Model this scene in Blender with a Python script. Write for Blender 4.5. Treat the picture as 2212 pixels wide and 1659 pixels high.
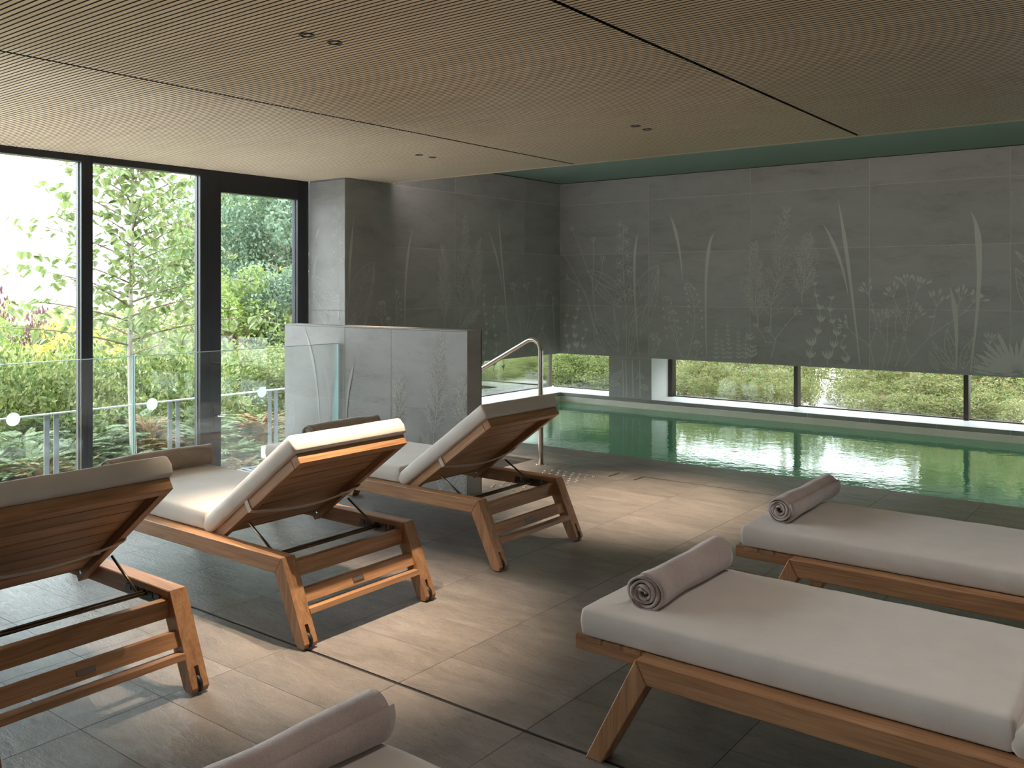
import bpy, bmesh, math, random
from mathutils import Vector, Matrix
import numpy as np

for o in list(bpy.data.objects): bpy.data.objects.remove(o)
S = bpy.context.scene
COL = S.collection
PI = math.pi
rnd = random.Random(7)

# ------------------------------------------------------------------ camera
FPX, CX, HY, TY = 1947.36, 1106.0, 623.0, math.radians(37.4766)
CAM_H = 1.40
cam = bpy.data.cameras.new('camera')
cam.sensor_fit = 'HORIZONTAL'; cam.sensor_width = 36.0
cam.lens = FPX / 2212 * 36.0
cam.shift_y = -(829.5 - HY) / 2212
cam.clip_start = 0.02; cam.clip_end = 1000
camo = bpy.data.objects.new('camera', cam); COL.objects.link(camo)
camo.location = (0, 0, CAM_H); camo.rotation_euler = (PI / 2, 0, TY)
S.camera = camo

# ------------------------------------------------------------------ world, sun, exposure
W = bpy.data.worlds.new('sky'); S.world = W; W.use_nodes = True
bg = W.node_tree.nodes['Background']
bg.inputs['Color'].default_value = (0.83, 0.93, 1.0, 1); bg.inputs['Strength'].default_value = 3.2
sun = bpy.data.lights.new('sun', 'SUN'); sun.energy = .9; sun.angle = math.radians(1.5); sun.color = (1.0, 0.95, 0.86)
suno = bpy.data.objects.new('sun', sun); COL.objects.link(suno); suno.location = (8, 8, 12)
suno.rotation_euler = Vector((-0.62, -0.34, -0.70)).to_track_quat('-Z', 'Y').to_euler()
S.view_settings.view_transform = 'Standard'; S.view_settings.look = 'None'
S.view_settings.gamma = 1.0; S.view_settings.use_curve_mapping = False
S.view_settings.exposure = 1.95

# ------------------------------------------------------------------ helpers
def ray(u, v):
    r = (u - CX) / FPX
    return (r * math.cos(TY) - math.sin(TY), r * math.sin(TY) + math.cos(TY), -(v - HY) / FPX)
def on_x(u, v, x):
    d = ray(u, v); t = x / d[0]; return Vector((x, t * d[1], CAM_H + t * d[2]))
def on_y(u, v, y):
    d = ray(u, v); t = y / d[1]; return Vector((t * d[0], y, CAM_H + t * d[2]))
def on_z(u, v, z):
    d = ray(u, v); t = (z - CAM_H) / d[2]; return Vector((t * d[0], t * d[1], z))

def link(name, data, parent=None):
    o = bpy.data.objects.new(name, data); COL.objects.link(o)
    if parent: o.parent = parent
    return o
def tag(o, label=None, cat=None, group=None, kind=None):
    if label: o['label'] = label
    if cat: o['category'] = cat
    if group: o['group'] = group
    if kind: o['kind'] = kind
    return o
def thing(name, label, cat, loc=(0, 0, 0), group=None, rz=0):
    o = link(name, None); o.location = loc; o.rotation_euler = (0, 0, rz); o.empty_display_size = .1
    return tag(o, label, cat, group)
def copy_tree(o, parent=None):
    c = o.copy(); COL.objects.link(c); c.parent = parent
    for ch in list(o.children): copy_tree(ch, c)
    return c

class MB:
    def __init__(s): s.v = []; s.f = []
    def add(s, vs, fs):
        n = len(s.v); s.v += [tuple(p) for p in vs]; s.f += [tuple(i + n for i in f) for f in fs]
    def box(s, x0, x1, y0, y1, z0, z1, c=0):
        if c <= 0:
            s.add([(x0,y0,z0),(x1,y0,z0),(x1,y1,z0),(x0,y1,z0),(x0,y0,z1),(x1,y0,z1),(x1,y1,z1),(x0,y1,z1)],
                  [(0,3,2,1),(4,5,6,7),(0,1,5,4),(1,2,6,5),(2,3,7,6),(3,0,4,7)]); return s
        bm = bmesh.new(); bmesh.ops.create_cube(bm, size=1)
        for v in bm.verts:
            v.co = ((x0+x1)/2+v.co.x*(x1-x0), (y0+y1)/2+v.co.y*(y1-y0), (z0+z1)/2+v.co.z*(z1-z0))
        bmesh.ops.bevel(bm, geom=bm.edges[:], offset=c, segments=1, affect='EDGES')
        s.bm(bm); return s
    def bm(s, bm):
        bm.verts.index_update()
        s.add([v.co[:] for v in bm.verts], [[v.index for v in f.verts] for f in bm.faces]); bm.free()
    def prism_y(s, poly, y0, y1, c=0):      # poly in xz, counter-clockwise or not
        bm = bmesh.new(); n = len(poly)
        a = [bm.verts.new((x, y0, z)) for x, z in poly]; b = [bm.verts.new((x, y1, z)) for x, z in poly]
        bm.faces.new(a); bm.faces.new(b[::-1])
        for i in range(n): bm.faces.new((a[i], b[i], b[(i+1) % n], a[(i+1) % n]))
        bmesh.ops.recalc_face_normals(bm, faces=bm.faces[:])
        if c: bmesh.ops.bevel(bm, geom=bm.edges[:], offset=c, segments=1, affect='EDGES')
        s.bm(bm); return s
    def tube(s, path, r, n=10, cap=True):
        path = [Vector(p) for p in path]; rings = []; m = len(path)
        rs = r if isinstance(r, (list, tuple)) else [r] * m
        t0 = (path[1] - path[0]).normalized(); up = Vector((0, 0, 1)) if abs(t0.z) < .9 else Vector((1, 0, 0))
        nrm = t0.cross(up).normalized()
        for i, p in enumerate(path):
            t = (path[min(i+1, m-1)] - path[max(i-1, 0)]).normalized()
            nrm = (nrm - t * nrm.dot(t)).normalized(); b = t.cross(nrm)
            rings.append([p + (nrm * math.cos(a) + b * math.sin(a)) * rs[i] for a in [2*PI*k/n for k in range(n)]])
        vs = [q for R in rings for q in R]; fs = []
        for i in range(m-1):
            for k in range(n):
                fs.append((i*n+k, i*n+(k+1) % n, (i+1)*n+(k+1) % n, (i+1)*n+k))
        if cap: fs += [tuple(range(n))[::-1], tuple((m-1)*n+k for k in range(n))]
        s.add(vs, fs); return s
    def cyl(s, c, ax, r, l, n=16):
        c = Vector(c); d = Vector(ax).normalized() * l / 2
        return s.tube([c - d, c + d], r, n)
    def lathe(s, prof, n=20, c=(0, 0, 0)):
        vs = []; fs = []; m = len(prof)
        for r, z in prof:
            for k in range(n):
                a = 2*PI*k/n; vs.append((c[0]+r*math.cos(a), c[1]+r*math.sin(a), c[2]+z))
        for i in range(m-1):
            for k in range(n): fs.append((i*n+k, i*n+(k+1) % n, (i+1)*n+(k+1) % n, (i+1)*n+k))
        s.add(vs, fs); return s
    def mesh(s, name, mat, smooth=False):
        me = bpy.data.meshes.new(name); me.from_pydata(s.v, [], s.f); me.validate(); me.update()
        if mat: me.materials.append(mat)
        if smooth: me.polygons.foreach_set('use_smooth', [True] * len(me.polygons))
        return me
    def build(s, name, mat, parent=None, smooth=False):
        return link(name, s.mesh(name, mat, smooth), parent)

def np_mesh(name, verts, faces, mat, smooth=False):
    """verts (N,3), faces (M,4) or (M,3)"""
    me = bpy.data.meshes.new(name); k = faces.shape[1]
    me.vertices.add(len(verts)); me.vertices.foreach_set('co', verts.astype(np.float32).ravel())
    me.loops.add(faces.size); me.loops.foreach_set('vertex_index', faces.astype(np.int32).ravel())
    me.polygons.add(len(faces)); me.polygons.foreach_set('loop_start', np.arange(0, faces.size, k, dtype=np.int32))
    me.polygons.foreach_set('loop_total', np.full(len(faces), k, dtype=np.int32))
    if smooth: me.polygons.foreach_set('use_smooth', np.ones(len(faces), dtype=bool))
    me.update(calc_edges=True); me.materials.append(mat); return me

# ------------------------------------------------------------------ materials
def mat(name):
    m = bpy.data.materials.new(name); m.use_nodes = True; nt = m.node_tree
    return m, nt, nt.nodes['Principled BSDF']
def N(nt, t, **k):
    n = nt.nodes.new(t)
    for a, b in k.items():
        if a.startswith('i_'): n.inputs[a[2:].replace('_', ' ')].default_value = b
        else: setattr(n, a, b)
    return n
def ramp(nt, src, stops):
    r = nt.nodes.new('ShaderNodeValToRGB'); e = r.color_ramp.elements
    while len(e) < len(stops): e.new(.5)
    for i, (p, c) in enumerate(stops): e[i].position = p; e[i].color = (*c, 1)
    nt.links.new(src, r.inputs[0]); return r.outputs[0]
def coords(nt, scale, kind='Object', rand=True):
    tc = N(nt, 'ShaderNodeTexCoord'); mp = N(nt, 'ShaderNodeMapping'); mp.inputs['Scale'].default_value = scale
    if rand:
        oi = N(nt, 'ShaderNodeObjectInfo'); ml = N(nt, 'ShaderNodeMath', operation='MULTIPLY'); ml.inputs[1].default_value = 57.0
        nt.links.new(oi.outputs['Random'], ml.inputs[0])
        ad = N(nt, 'ShaderNodeVectorMath', operation='ADD'); nt.links.new(tc.outputs[kind], ad.inputs[0]); nt.links.new(ml.outputs[0], ad.inputs[1])
        nt.links.new(ad.outputs[0], mp.inputs[0])
    else: nt.links.new(tc.outputs[kind], mp.inputs[0])
    return mp.outputs[0]
def bump(nt, bsdf, src, strength=.2, dist=.002, normal=None):
    b = N(nt, 'ShaderNodeBump'); b.inputs['Strength'].default_value = strength; b.inputs['Distance'].default_value = dist
    nt.links.new(src, b.inputs['Height'])
    if normal: nt.links.new(normal, b.inputs['Normal'])
    nt.links.new(b.outputs[0], bsdf.inputs['Normal']); return b.outputs[0]
def plain(name, col, rough=.6, metal=0.0, spec=.5):
    m, nt, p = mat(name); p.inputs['Base Color'].default_value = (*col, 1)
    p.inputs['Roughness'].default_value = rough; p.inputs['Metallic'].default_value = metal
    p.inputs['Specular IOR Level'].default_value = spec
    return m
def wood(name, axis, dark, mid, light, rough=.5, sc=1.0, bstr=.12, var=(.82, 1.12)):
    m, nt, p = mat(name)
    s = [38*sc]*3; s[axis] = 2.6*sc
    n1 = N(nt, 'ShaderNodeTexNoise'); n1.inputs['Scale'].default_value = 1; n1.inputs['Detail'].default_value = 6; n1.inputs['Distortion'].default_value = .6
    nt.links.new(coords(nt, s), n1.inputs['Vector'])
    s2 = [150*sc]*3; s2[axis] = 7*sc
    n2 = N(nt, 'ShaderNodeTexNoise'); n2.inputs['Scale'].default_value = 1; n2.inputs['Detail'].default_value = 3
    nt.links.new(coords(nt, s2), n2.inputs['Vector'])
    mx = N(nt, 'ShaderNodeMix', data_type='FLOAT'); mx.inputs[0].default_value = .4
    nt.links.new(n1.outputs[0], mx.inputs[2]); nt.links.new(n2.outputs[0], mx.inputs[3])
    c = ramp(nt, mx.outputs[0], [(.30, dark), (.5, mid), (.72, light)])
    oi = N(nt, 'ShaderNodeObjectInfo'); mr = N(nt, 'ShaderNodeMapRange'); mr.inputs['To Min'].default_value = var[0]; mr.inputs['To Max'].default_value = var[1]
    nt.links.new(oi.outputs['Random'], mr.inputs['Value'])
    hv = N(nt, 'ShaderNodeHueSaturation'); nt.links.new(c, hv.inputs['Color']); nt.links.new(mr.outputs[0], hv.inputs['Value'])
    nt.links.new(hv.outputs[0], p.inputs['Base Color']); p.inputs['Roughness'].default_value = rough
    bump(nt, p, mx.outputs[0], bstr, .0015); return m

TEAK = dict(dark=(.22, .105, .046), mid=(.375, .195, .092), light=(.52, .295, .15))
teak_x = wood('teak along x', 0, **TEAK); teak_y = wood('teak along y', 1, **TEAK); teak_z = wood('teak along leg', 2, **TEAK)
oak_x = wood('pale oak slat', 0, (.58, .43, .295), (.66, .495, .345), (.72, .555, .395), .55, .8, .02, (.95, 1.05))

def fabric(name, col, col2, scale, rough=.95, bs=.25, sheen=.3, lumps=None):
    m, nt, p = mat(name)
    n1 = N(nt, 'ShaderNodeTexNoise'); n1.inputs['Scale'].default_value = scale; n1.inputs['Detail'].default_value = 3
    n2 = N(nt, 'ShaderNodeTexNoise'); n2.inputs['Scale'].default_value = 9; n2.inputs['Detail'].default_value = 3
    cv = coords(nt, (1, 1, 1)); nt.links.new(cv, n1.inputs['Vector']); nt.links.new(cv, n2.inputs['Vector'])
    mx = N(nt, 'ShaderNodeMix', data_type='FLOAT'); mx.inputs[0].default_value = .5
    nt.links.new(n1.outputs[0], mx.inputs[2]); nt.links.new(n2.outputs[0], mx.inputs[3])
    nt.links.new(ramp(nt, mx.outputs[0], [(.35, col2), (.65, col)]), p.inputs['Base Color'])
    p.inputs['Roughness'].default_value = rough; p.inputs['Sheen Weight'].default_value = sheen
    nb = bump(nt, p, n1.outputs[0], bs, .001)
    if lumps:
        n3 = N(nt, 'ShaderNodeTexNoise'); n3.inputs['Scale'].default_value = lumps; n3.inputs['Detail'].default_value = 2
        nt.links.new(cv, n3.inputs['Vector']); bump(nt, p, n3.outputs[0], .35, .006, nb)
    return m
cushion_m = fabric('cream canvas', (.69, .645, .60), (.61, .57, .53), 420, bs=.18, lumps=14)
strap_m = plain('cream strap', (.58, .53, .47), .8)
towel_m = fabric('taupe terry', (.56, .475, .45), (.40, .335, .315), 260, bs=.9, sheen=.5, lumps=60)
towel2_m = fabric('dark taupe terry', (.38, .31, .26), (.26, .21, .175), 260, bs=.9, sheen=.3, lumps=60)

def stone(name, dark, mid, light, scale, stretch, rough, bstr, bdist, spec=.5, var=(.9, 1.1)):
    m, nt, p = mat(name)
    cv = coords(nt, stretch)
    n1 = N(nt, 'ShaderNodeTexNoise'); n1.inputs['Scale'].default_value = scale; n1.inputs['Detail'].default_value = 9; n1.inputs['Roughness'].default_value = .62; n1.inputs['Distortion'].default_value = .5
    nt.links.new(cv, n1.inputs['Vector'])
    n2 = N(nt, 'ShaderNodeTexNoise'); n2.inputs['Scale'].default_value = scale * 6; n2.inputs['Detail'].default_value = 6; n2.inputs['Roughness'].default_value = .7; n2.inputs['Distortion'].default_value = 1.2
    nt.links.new(cv, n2.inputs['Vector'])
    mx = N(nt, 'ShaderNodeMix', data_type='FLOAT'); mx.inputs[0].default_value = .35
    nt.links.new(n1.outputs[0], mx.inputs[2]); nt.links.new(n2.outputs[0], mx.inputs[3])
    c = ramp(nt, mx.outputs[0], [(.30, dark), (.5, mid), (.72, light)])
    oi = N(nt, 'ShaderNodeObjectInfo'); mr = N(nt, 'ShaderNodeMapRange'); mr.inputs['To Min'].default_value = var[0]; mr.inputs['To Max'].default_value = var[1]
    nt.links.new(oi.outputs['Random'], mr.inputs['Value'])
    hv = N(nt, 'ShaderNodeHueSaturation'); nt.links.new(c, hv.inputs['Color']); nt.links.new(mr.outputs[0], hv.inputs['Value'])
    nt.links.new(hv.outputs[0], p.inputs['Base Color'])
    p.inputs['Roughness'].default_value = rough; p.inputs['Specular IOR Level'].default_value = spec
    bump(nt, p, mx.outputs[0], bstr, bdist); return m
floor_m = stone('slate floor tile', (.115, .102, .095), (.205, .182, .170), (.290, .262, .246), 3.6, (1, 2.6, 1), .36, .95, .014)
wall_m = stone('grey stone tile', (.205, .194, .187), (.288, .275, .268), (.322, .309, .301), 2.2, (1, 1, 2.8), .55, .10, .003, .4, (.94, 1.06))
coping_m = stone('dark coping tile', (.15, .14, .125), (.20, .19, .17), (.24, .23, .21), 4, (1, 1, 2), .5, .1, .003)
pooltile_m = stone('beige pool tile', (.60, .56, .47), (.68, .64, .55), (.74, .70, .61), 5, (1, 1, 1), .4, .05, .002)
grout_m = plain('dark grout', (.055, .05, .045), .9)
wgrout_m = plain('pale grout', (.46, .43, .41), .9)
etch_m = plain('etched stone', (.45, .435, .415), .85, 0, .2)
green_m = plain('dark green plaster', (.25, .31, .275), .7)
black_m = plain('black', (.012, .012, .012), .6)
frame_m = plain('anthracite frame', (.022, .022, .024), .38, .3)
frame2_m = plain('bronze frame', (.055, .042, .036), .4, .3)
white_m = plain('white stone', (.80, .80, .79), .5)
plaster_m = plain('taupe plaster', (.27, .25, .23), .85)
steel_m = plain('brushed steel', (.62, .58, .54), .22, 1.0)
brass_m = plain('bronze rod', (.16, .12, .085), .35, .9)
rubber_m = plain('black rubber', (.012, .012, .012), .5)
alu_m = plain('pale aluminium', (.55, .56, .58), .35, .8)
post_m = plain('grey painted steel', (.13, .14, .15), .5, .2)
dot_m = plain('frosted dot', (.86, .90, .89), .6)
_nt = dot_m.node_tree; _t = N(_nt, 'ShaderNodeBsdfTranslucent'); _t.inputs[0].default_value = (.9, .95, .94, 1); _m = N(_nt, 'ShaderNodeMixShader'); _m.inputs[0].default_value = .75
_nt.links.new(_nt.nodes['Principled BSDF'].outputs[0], _m.inputs[1]); _nt.links.new(_t.outputs[0], _m.inputs[2]); _nt.links.new(_m.outputs[0], _nt.nodes['Material Output'].inputs[0])
grate_m = plain('grey grate bar', (.42, .44, .45), .5, .2)
plate_m = plain('small metal plate', (.22, .19, .165), .4, .6)

def glass(name, tint, refl=1.0, edge=False):
    m = bpy.data.materials.new(name); m.use_nodes = True; nt = m.node_tree; nt.nodes.clear()
    o = N(nt, 'ShaderNodeOutputMaterial'); mx = N(nt, 'ShaderNodeMixShader'); tr = N(nt, 'ShaderNodeBsdfTransparent'); gl = N(nt, 'ShaderNodeBsdfGlossy')
    tr.inputs[0].default_value = (*tint, 1); gl.inputs['Roughness'].default_value = 0.0; gl.inputs[0].default_value = (1, 1, 1, 1)
    fr = N(nt, 'ShaderNodeFresnel'); fr.inputs['IOR'].default_value = 1.5
    ml = N(nt, 'ShaderNodeMath', operation='MULTIPLY'); ml.inputs[1].default_value = refl
    nt.links.new(fr.outputs[0], ml.inputs[0]); nt.links.new(ml.outputs[0], mx.inputs[0])
    nt.links.new(tr.outputs[0], mx.inputs[1]); nt.links.new(gl.outputs[0], mx.inputs[2]); nt.links.new(mx.outputs[0], o.inputs[0]); return m
pane_m = glass('window glass', (.97, .985, .975), .7)
balu_m = glass('balustrade glass', (.985, .995, .99), .9)
edge_m = plain('glass edge', (.42, .62, .62), .3)
edge_m.node_tree.nodes['Principled BSDF'].inputs['Transmission Weight'].default_value = .4

def water_mat():
    m = bpy.data.materials.new('pool water'); m.use_nodes = True; nt = m.node_tree; nt.nodes.clear()
    o = N(nt, 'ShaderNodeOutputMaterial'); mx = N(nt, 'ShaderNodeMixShader'); tr = N(nt, 'ShaderNodeBsdfTransparent'); gl = N(nt, 'ShaderNodeBsdfGlossy')
    tr.inputs[0].default_value = (.34, .80, .56, 1); gl.inputs['Roughness'].default_value = .015; gl.inputs[0].default_value = (.93, .98, .95, 1)
    fr = N(nt, 'ShaderNodeFresnel'); fr.inputs['IOR'].default_value = 1.33
    cv = coords(nt, (1, 1, 1), rand=False)
    n1 = N(nt, 'ShaderNodeTexNoise'); n1.inputs['Scale'].default_value = 7; n1.inputs['Detail'].default_value = 3
    n2 = N(nt, 'ShaderNodeTexNoise'); n2.inputs['Scale'].default_value = 28; n2.inputs['Detail'].default_value = 2
    nt.links.new(cv, n1.inputs['Vector']); nt.links.new(cv, n2.inputs['Vector'])
    b1 = N(nt, 'ShaderNodeBump'); b1.inputs['Strength'].default_value = .10; b1.inputs['Distance'].default_value = .02
    b2 = N(nt, 'ShaderNodeBump'); b2.inputs['Strength'].default_value = .06; b2.inputs['Distance'].default_value = .006
    nt.links.new(n1.outputs[0], b1.inputs['Height']); nt.links.new(n2.outputs[0], b2.inputs['Height']); nt.links.new(b1.outputs[0], b2.inputs['Normal'])
    nt.links.new(b2.outputs[0], gl.inputs['Normal']); nt.links.new(b2.outputs[0], fr.inputs['Normal'])
    d1 = N(nt, 'ShaderNodeBsdfDiffuse'); d1.inputs[0].default_value = (.07, .46, .25, 1); d2 = N(nt, 'ShaderNodeBsdfTranslucent'); d2.inputs[0].default_value = (.10, .62, .36, 1)
    df = N(nt, 'ShaderNodeMixShader'); df.inputs[0].default_value = .5; nt.links.new(d1.outputs[0], df.inputs[1]); nt.links.new(d2.outputs[0], df.inputs[2]); bd = N(nt, 'ShaderNodeMixShader'); bd.inputs[0].default_value = .30
    nt.links.new(tr.outputs[0], bd.inputs[1]); nt.links.new(df.outputs[0], bd.inputs[2])
    nt.links.new(fr.outputs[0], mx.inputs[0]); nt.links.new(bd.outputs[0], mx.inputs[1]); nt.links.new(gl.outputs[0], mx.inputs[2]); nt.links.new(mx.outputs[0], o.inputs[0]); return m
water_m = water_mat()

def leaf_mat(name, cols, trans=.45, rough=.5):
    m = bpy.data.materials.new(name); m.use_nodes = True; nt = m.node_tree; p = nt.nodes['Principled BSDF']; o = nt.nodes['Material Output']
    g = N(nt, 'ShaderNodeNewGeometry'); oi = N(nt, 'ShaderNodeObjectInfo')
    ad = N(nt, 'ShaderNodeMath', operation='ADD'); nt.links.new(g.outputs['Random Per Island'], ad.inputs[0]); nt.links.new(oi.outputs['Random'], ad.inputs[1])
    fr = N(nt, 'ShaderNodeMath', operation='FRACT'); nt.links.new(ad.outputs[0], fr.inputs[0])
    cols = [tuple(.74 * q for q in c_) for c_ in cols]; k = len(cols); c = ramp(nt, fr.outputs[0], [(i / max(k-1, 1), cols[i]) for i in range(k)])
    nt.links.new(c, p.inputs['Base Color']); p.inputs['Roughness'].default_value = rough
    t = N(nt, 'ShaderNodeBsdfTranslucent'); mx = N(nt, 'ShaderNodeMixShader'); mx.inputs[0].default_value = trans
    hv = N(nt, 'ShaderNodeHueSaturation'); hv.inputs['Value'].default_value = 1.25; nt.links.new(c, hv.inputs['Color']); nt.links.new(hv.outputs[0], t.inputs[0])
    nt.links.new(p.outputs[0], mx.inputs[1]); nt.links.new(t.outputs[0], mx.inputs[2]); nt.links.new(mx.outputs[0], o.inputs[0]); return m
linden_m = leaf_mat('linden leaf', [(.17, .23, .07), (.22, .285, .09), (.28, .33, .13), (.20, .26, .10)], .45)
laurel_m = leaf_mat('laurel leaf', [(.07, .12, .03), (.15, .215, .05), (.27, .31, .08), (.44, .43, .20)], .35)
yew_m = leaf_mat('yew spray', [(.07, .13, .05), (.13, .20, .07), (.24, .29, .10), (.17, .23, .12)], .3)
rust_m = leaf_mat('rust spray', [(.34, .17, .08), (.42, .24, .11), (.33, .25, .10), (.44, .29, .14)], .35)
gold_m = leaf_mat('yellow leaf', [(.42, .36, .07), (.48, .42, .12), (.34, .36, .10)], .45)
plum_m = leaf_mat('purple leaf', [(.12, .05, .06), (.17, .075, .08), (.10, .045, .055)], .3)
pink_m = leaf_mat('pink plume', [(.62, .40, .33), (.70, .50, .40), (.58, .46, .30)], .4)
tree_m = leaf_mat('tree leaf', [(.10, .17, .05), (.15, .23, .07), (.22, .29, .09), (.18, .24, .12)], .4)
tree2_m = leaf_mat('blue green leaf', [(.08, .14, .08), (.13, .20, .12), (.20, .26, .16)], .35)
tree3_m = leaf_mat('lime leaf', [(.17, .25, .05), (.24, .32, .08), (.30, .34, .10)], .45)
cream_m = leaf_mat('cream flower', [(.52, .45, .36), (.56, .42, .33), (.60, .56, .48)], .3)
sage_m = leaf_mat('garden leaf', [(.17, .23, .07), (.24, .30, .10), (.34, .35, .14), (.38, .27, .13)], .45)
bark_m = stone('grey bark', (.20, .17, .14), (.34, .30, .26), (.46, .42, .38), 12, (1, 1, .3), .9, .5, .01)
brown_m = stone('brown bark', (.12, .08, .055), (.20, .14, .10), (.28, .20, .15), 12, (1, 1, .3), .9, .5, .01)
birch_m = stone('pale bark', (.30, .26, .22), (.66, .63, .58), (.78, .76, .72), 9, (1, 1, 1), .9, .3, .01)
soil_m = stone('garden soil', (.16, .13, .09), (.24, .21, .13), (.30, .30, .15), 1.5, (1, 1, 1), .95, .3, .03)
gravel_m = stone('pale gravel', (.52, .50, .47), (.62, .60, .57), (.70, .68, .65), 30, (1, 1, 1), .95, .3, .01)

# ------------------------------------------------------------------ main dimensions
YB, XB = 9.435, -6.465           # back wall face, bay wall face
ZC, YC, ZG = 2.448, 6.40, 2.72    # oak ceiling, its end, green ceiling above the pool
XW = -6.97                        # glazed wall
YP = 6.55                         # pool edge
ZW = -.03                         # water level
XR, YR = 3.5, -7.0                # right and rear wall
YLW, XLW = 4.655, -3.95           # low wall face and right end
XGL = -5.23                       # glass balustrade
ZS = .085                         # sill top
def struct(o): o['kind'] = 'structure'; return o

# ------------------------------------------------------------------ floor
fl = MB()
fl.box(XGL, XR, YR, YLW, -.12, -.012); fl.box(-6.45, XR, 5.88, YP, -.12, -.012); fl.box(-4.35, XR, YLW, 5.88, -.12, -.012)
floor = struct(fl.build('floor', grout_m))
ty, tx = .284, .5635
xs = [-2.266 + tx * k for k in range(-6, 11)]; ysr = [2.29 + ty * k for k in range(-33, 15)]
tmesh = {}
rest = MB()
for j in ysr:
    y0, y1 = j, j + ty
    a = y0 + (.008 if abs(y0 - 2.29) < .01 else .0008); b = y1 - (.008 if abs(y1 - 2.29) < .01 else .0008)
    for i in xs:
        x0, x1 = max(i, XGL + .02 if y1 < YLW + .05 else -6.45), min(i + tx, XR)
        if x1 - x0 < .03: continue
        if y0 > YLW - .1 and y0 < 5.88 and x0 < -4.35:          # the stair down behind the low wall
            x0 = max(x0, -4.35)
            if x1 - x0 < .03: continue
        if x0 < 1.0 and y0 > .55:
            key = (round(x1 - x0, 3), round(b - a, 4))
            if key not in tmesh:
                hx, hy = (x1 - x0) / 2 - .0008, (b - a) / 2
                tmesh[key] = MB().box(-hx, hx, -hy, hy, -.010, 0, .0008).mesh('floor_tile', floor_m)
            o = link('floor_tile', tmesh[key], floor); o.location = ((x0 + x1) / 2, (a + b) / 2, 0)
        else: rest.box(x0 + .0012, x1 - .0012, a, b, -.010, 0)
tag(rest.build('floor_tiles_beyond', floor_m, floor), kind='stuff')
MB().box(XGL + .02, XR, 2.2835, 2.2965, -.0118, -.004).build('slot_drain', black_m, floor)
hatch = MB(); hatch.box(-3.52, -3.505, 5.765, 5.92, -.002, .0006); hatch.box(-3.305, -3.29, 5.765, 5.92, -.002, .0006); hatch.box(-3.305, -2.30, 5.913, 5.92, -.002, .0006)
hatch.build('hatch_joint', black_m, floor)
stud = MB().lathe([(.0125, 0), (.0125, .002), (.0095, .0045), (.004, .0052), (0, .0052)], 12).mesh('tactile_stud', steel_m, True)
for i in range(7):
    for j in range(13):
        x, y = -3.60 - i * .062 - (.031 if j % 2 else 0), 5.70 - j * .062
        if x < XLW - .06 and y < 4.9: continue
        o = link('tactile_stud', stud, floor); o.location = (x, y, 0)
# stair behind the low wall
st = MB()
for k in range(4): st.box(-4.35 - .3 * (k + 1), -4.35 - .3 * k, 4.81, 5.88, -.9, -.17 * (k + 1))
st.box(-6.45, -5.55, 4.81, 5.88, -.9, -.68)
struct(st.build('stair', floor_m))
# grate strip beyond the balustrade and its kerb, door slab
g = thing('floor_grate', 'grey slatted floor grate running along behind the glass balustrade', 'grate', (-5.585, 0, -.05))
MB().box(-.345, -.32, YR, 4.64, 0, .05).build('frame', grate_m, g); MB().box(.30, .325, YR, 4.64, 0, .05).build('frame', grate_m, g)
bar = MB().box(-.318, .298, -.018, .018, .018, .048).mesh('slat', grate_m)
for k in range(52):
    o = link('slat', bar, g); o.location = (0, 4.61 - k * .062, 0)
struct(MB().box(-6.45, -5.24, YR, 4.64, -1.3, -1.2).build('floor_lower', floor_m))
struct(MB().box(-5.27, -5.235, YR, 4.64, -1.2, -.05).build('wall_lower', plaster_m))
struct(MB().box(-6.50, -5.56, 4.89, 5.80, -.07, .03, .004).build('door_slab', white_m))

# ------------------------------------------------------------------ pool
pb = MB()
pb.box(XB - .1, XR, YP, YB, -1.35, -1.25); pb.box(XB - .1, XR, YP - .1, YP, -1.25, -.121); pb.box(XB - .1, XB, YP, YB, -1.25, .034); pb.box(XB - .1, XR, YB, YB + .1, -1.25, .034)
pool = struct(pb.build('pool_basin', pooltile_m))
cop = MB().box(-.3135, .3135, 0, .1, .0, .044).mesh('coping_tile', coping_m)
for k in range(16):
    o = link('coping_tile', cop, pool); o.location = (XB + .3155 + .631 * k, YB - .001, .0405)
copb = MB().box(0, .1, -.3135, .3135, .0, .044).mesh('coping_tile', coping_m)
for k in range(4):
    o = link('coping_tile', copb, pool); o.location = (XB - .099, YB - .3155 - .631 * k, .0405)
MB().box(-4.8, XR, YP - .012, YP + .001, -.09, -.0005).build('edge_strip', coping_m, pool)
wt = MB(); wt.add([(XB, YP, ZW), (XR, YP, ZW), (XR, YB, ZW), (XB, YB, ZW)], [(0, 1, 2, 3)])
tag(wt.build('pool_water', water_m), 'still green pool water reflecting the low windows', 'water')

# unseen lamps added on the near basin wall to make the water glow green
for i, x in enumerate((-5.4, -3.2, -1.0, 1.2)):
    t = thing('added_underwater_lamp', 'round unseen underwater lamp added on the near side of the pool', 'added pool lamp', (x, YP, -.62), 'added underwater lamps on the near pool wall')
    MB().tube([(0, 0, 0), (0, .02, 0)], [.11, .10], 24).build('bezel', steel_m, t, True)
    MB().tube([(0, .02, 0), (0, .026, 0)], [.085, .08], 24).build('lens', plain('lamp lens', (.9, .95, .95), .3), t, True)
    l = bpy.data.lights.new('added_underwater_lamp', 'AREA'); l.shape = 'DISK'; l.size = .15; l.energy = 1.1; l.color = (1.0, .98, .92)
    lo = link('lamp', l, t); lo.location = (0, .04, 0); lo.rotation_euler = (PI / 2, 0, 0)
    lo.rotation_euler = Vector((0, 1, -.15)).to_track_quat('-Z', 'Z').to_euler()
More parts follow.
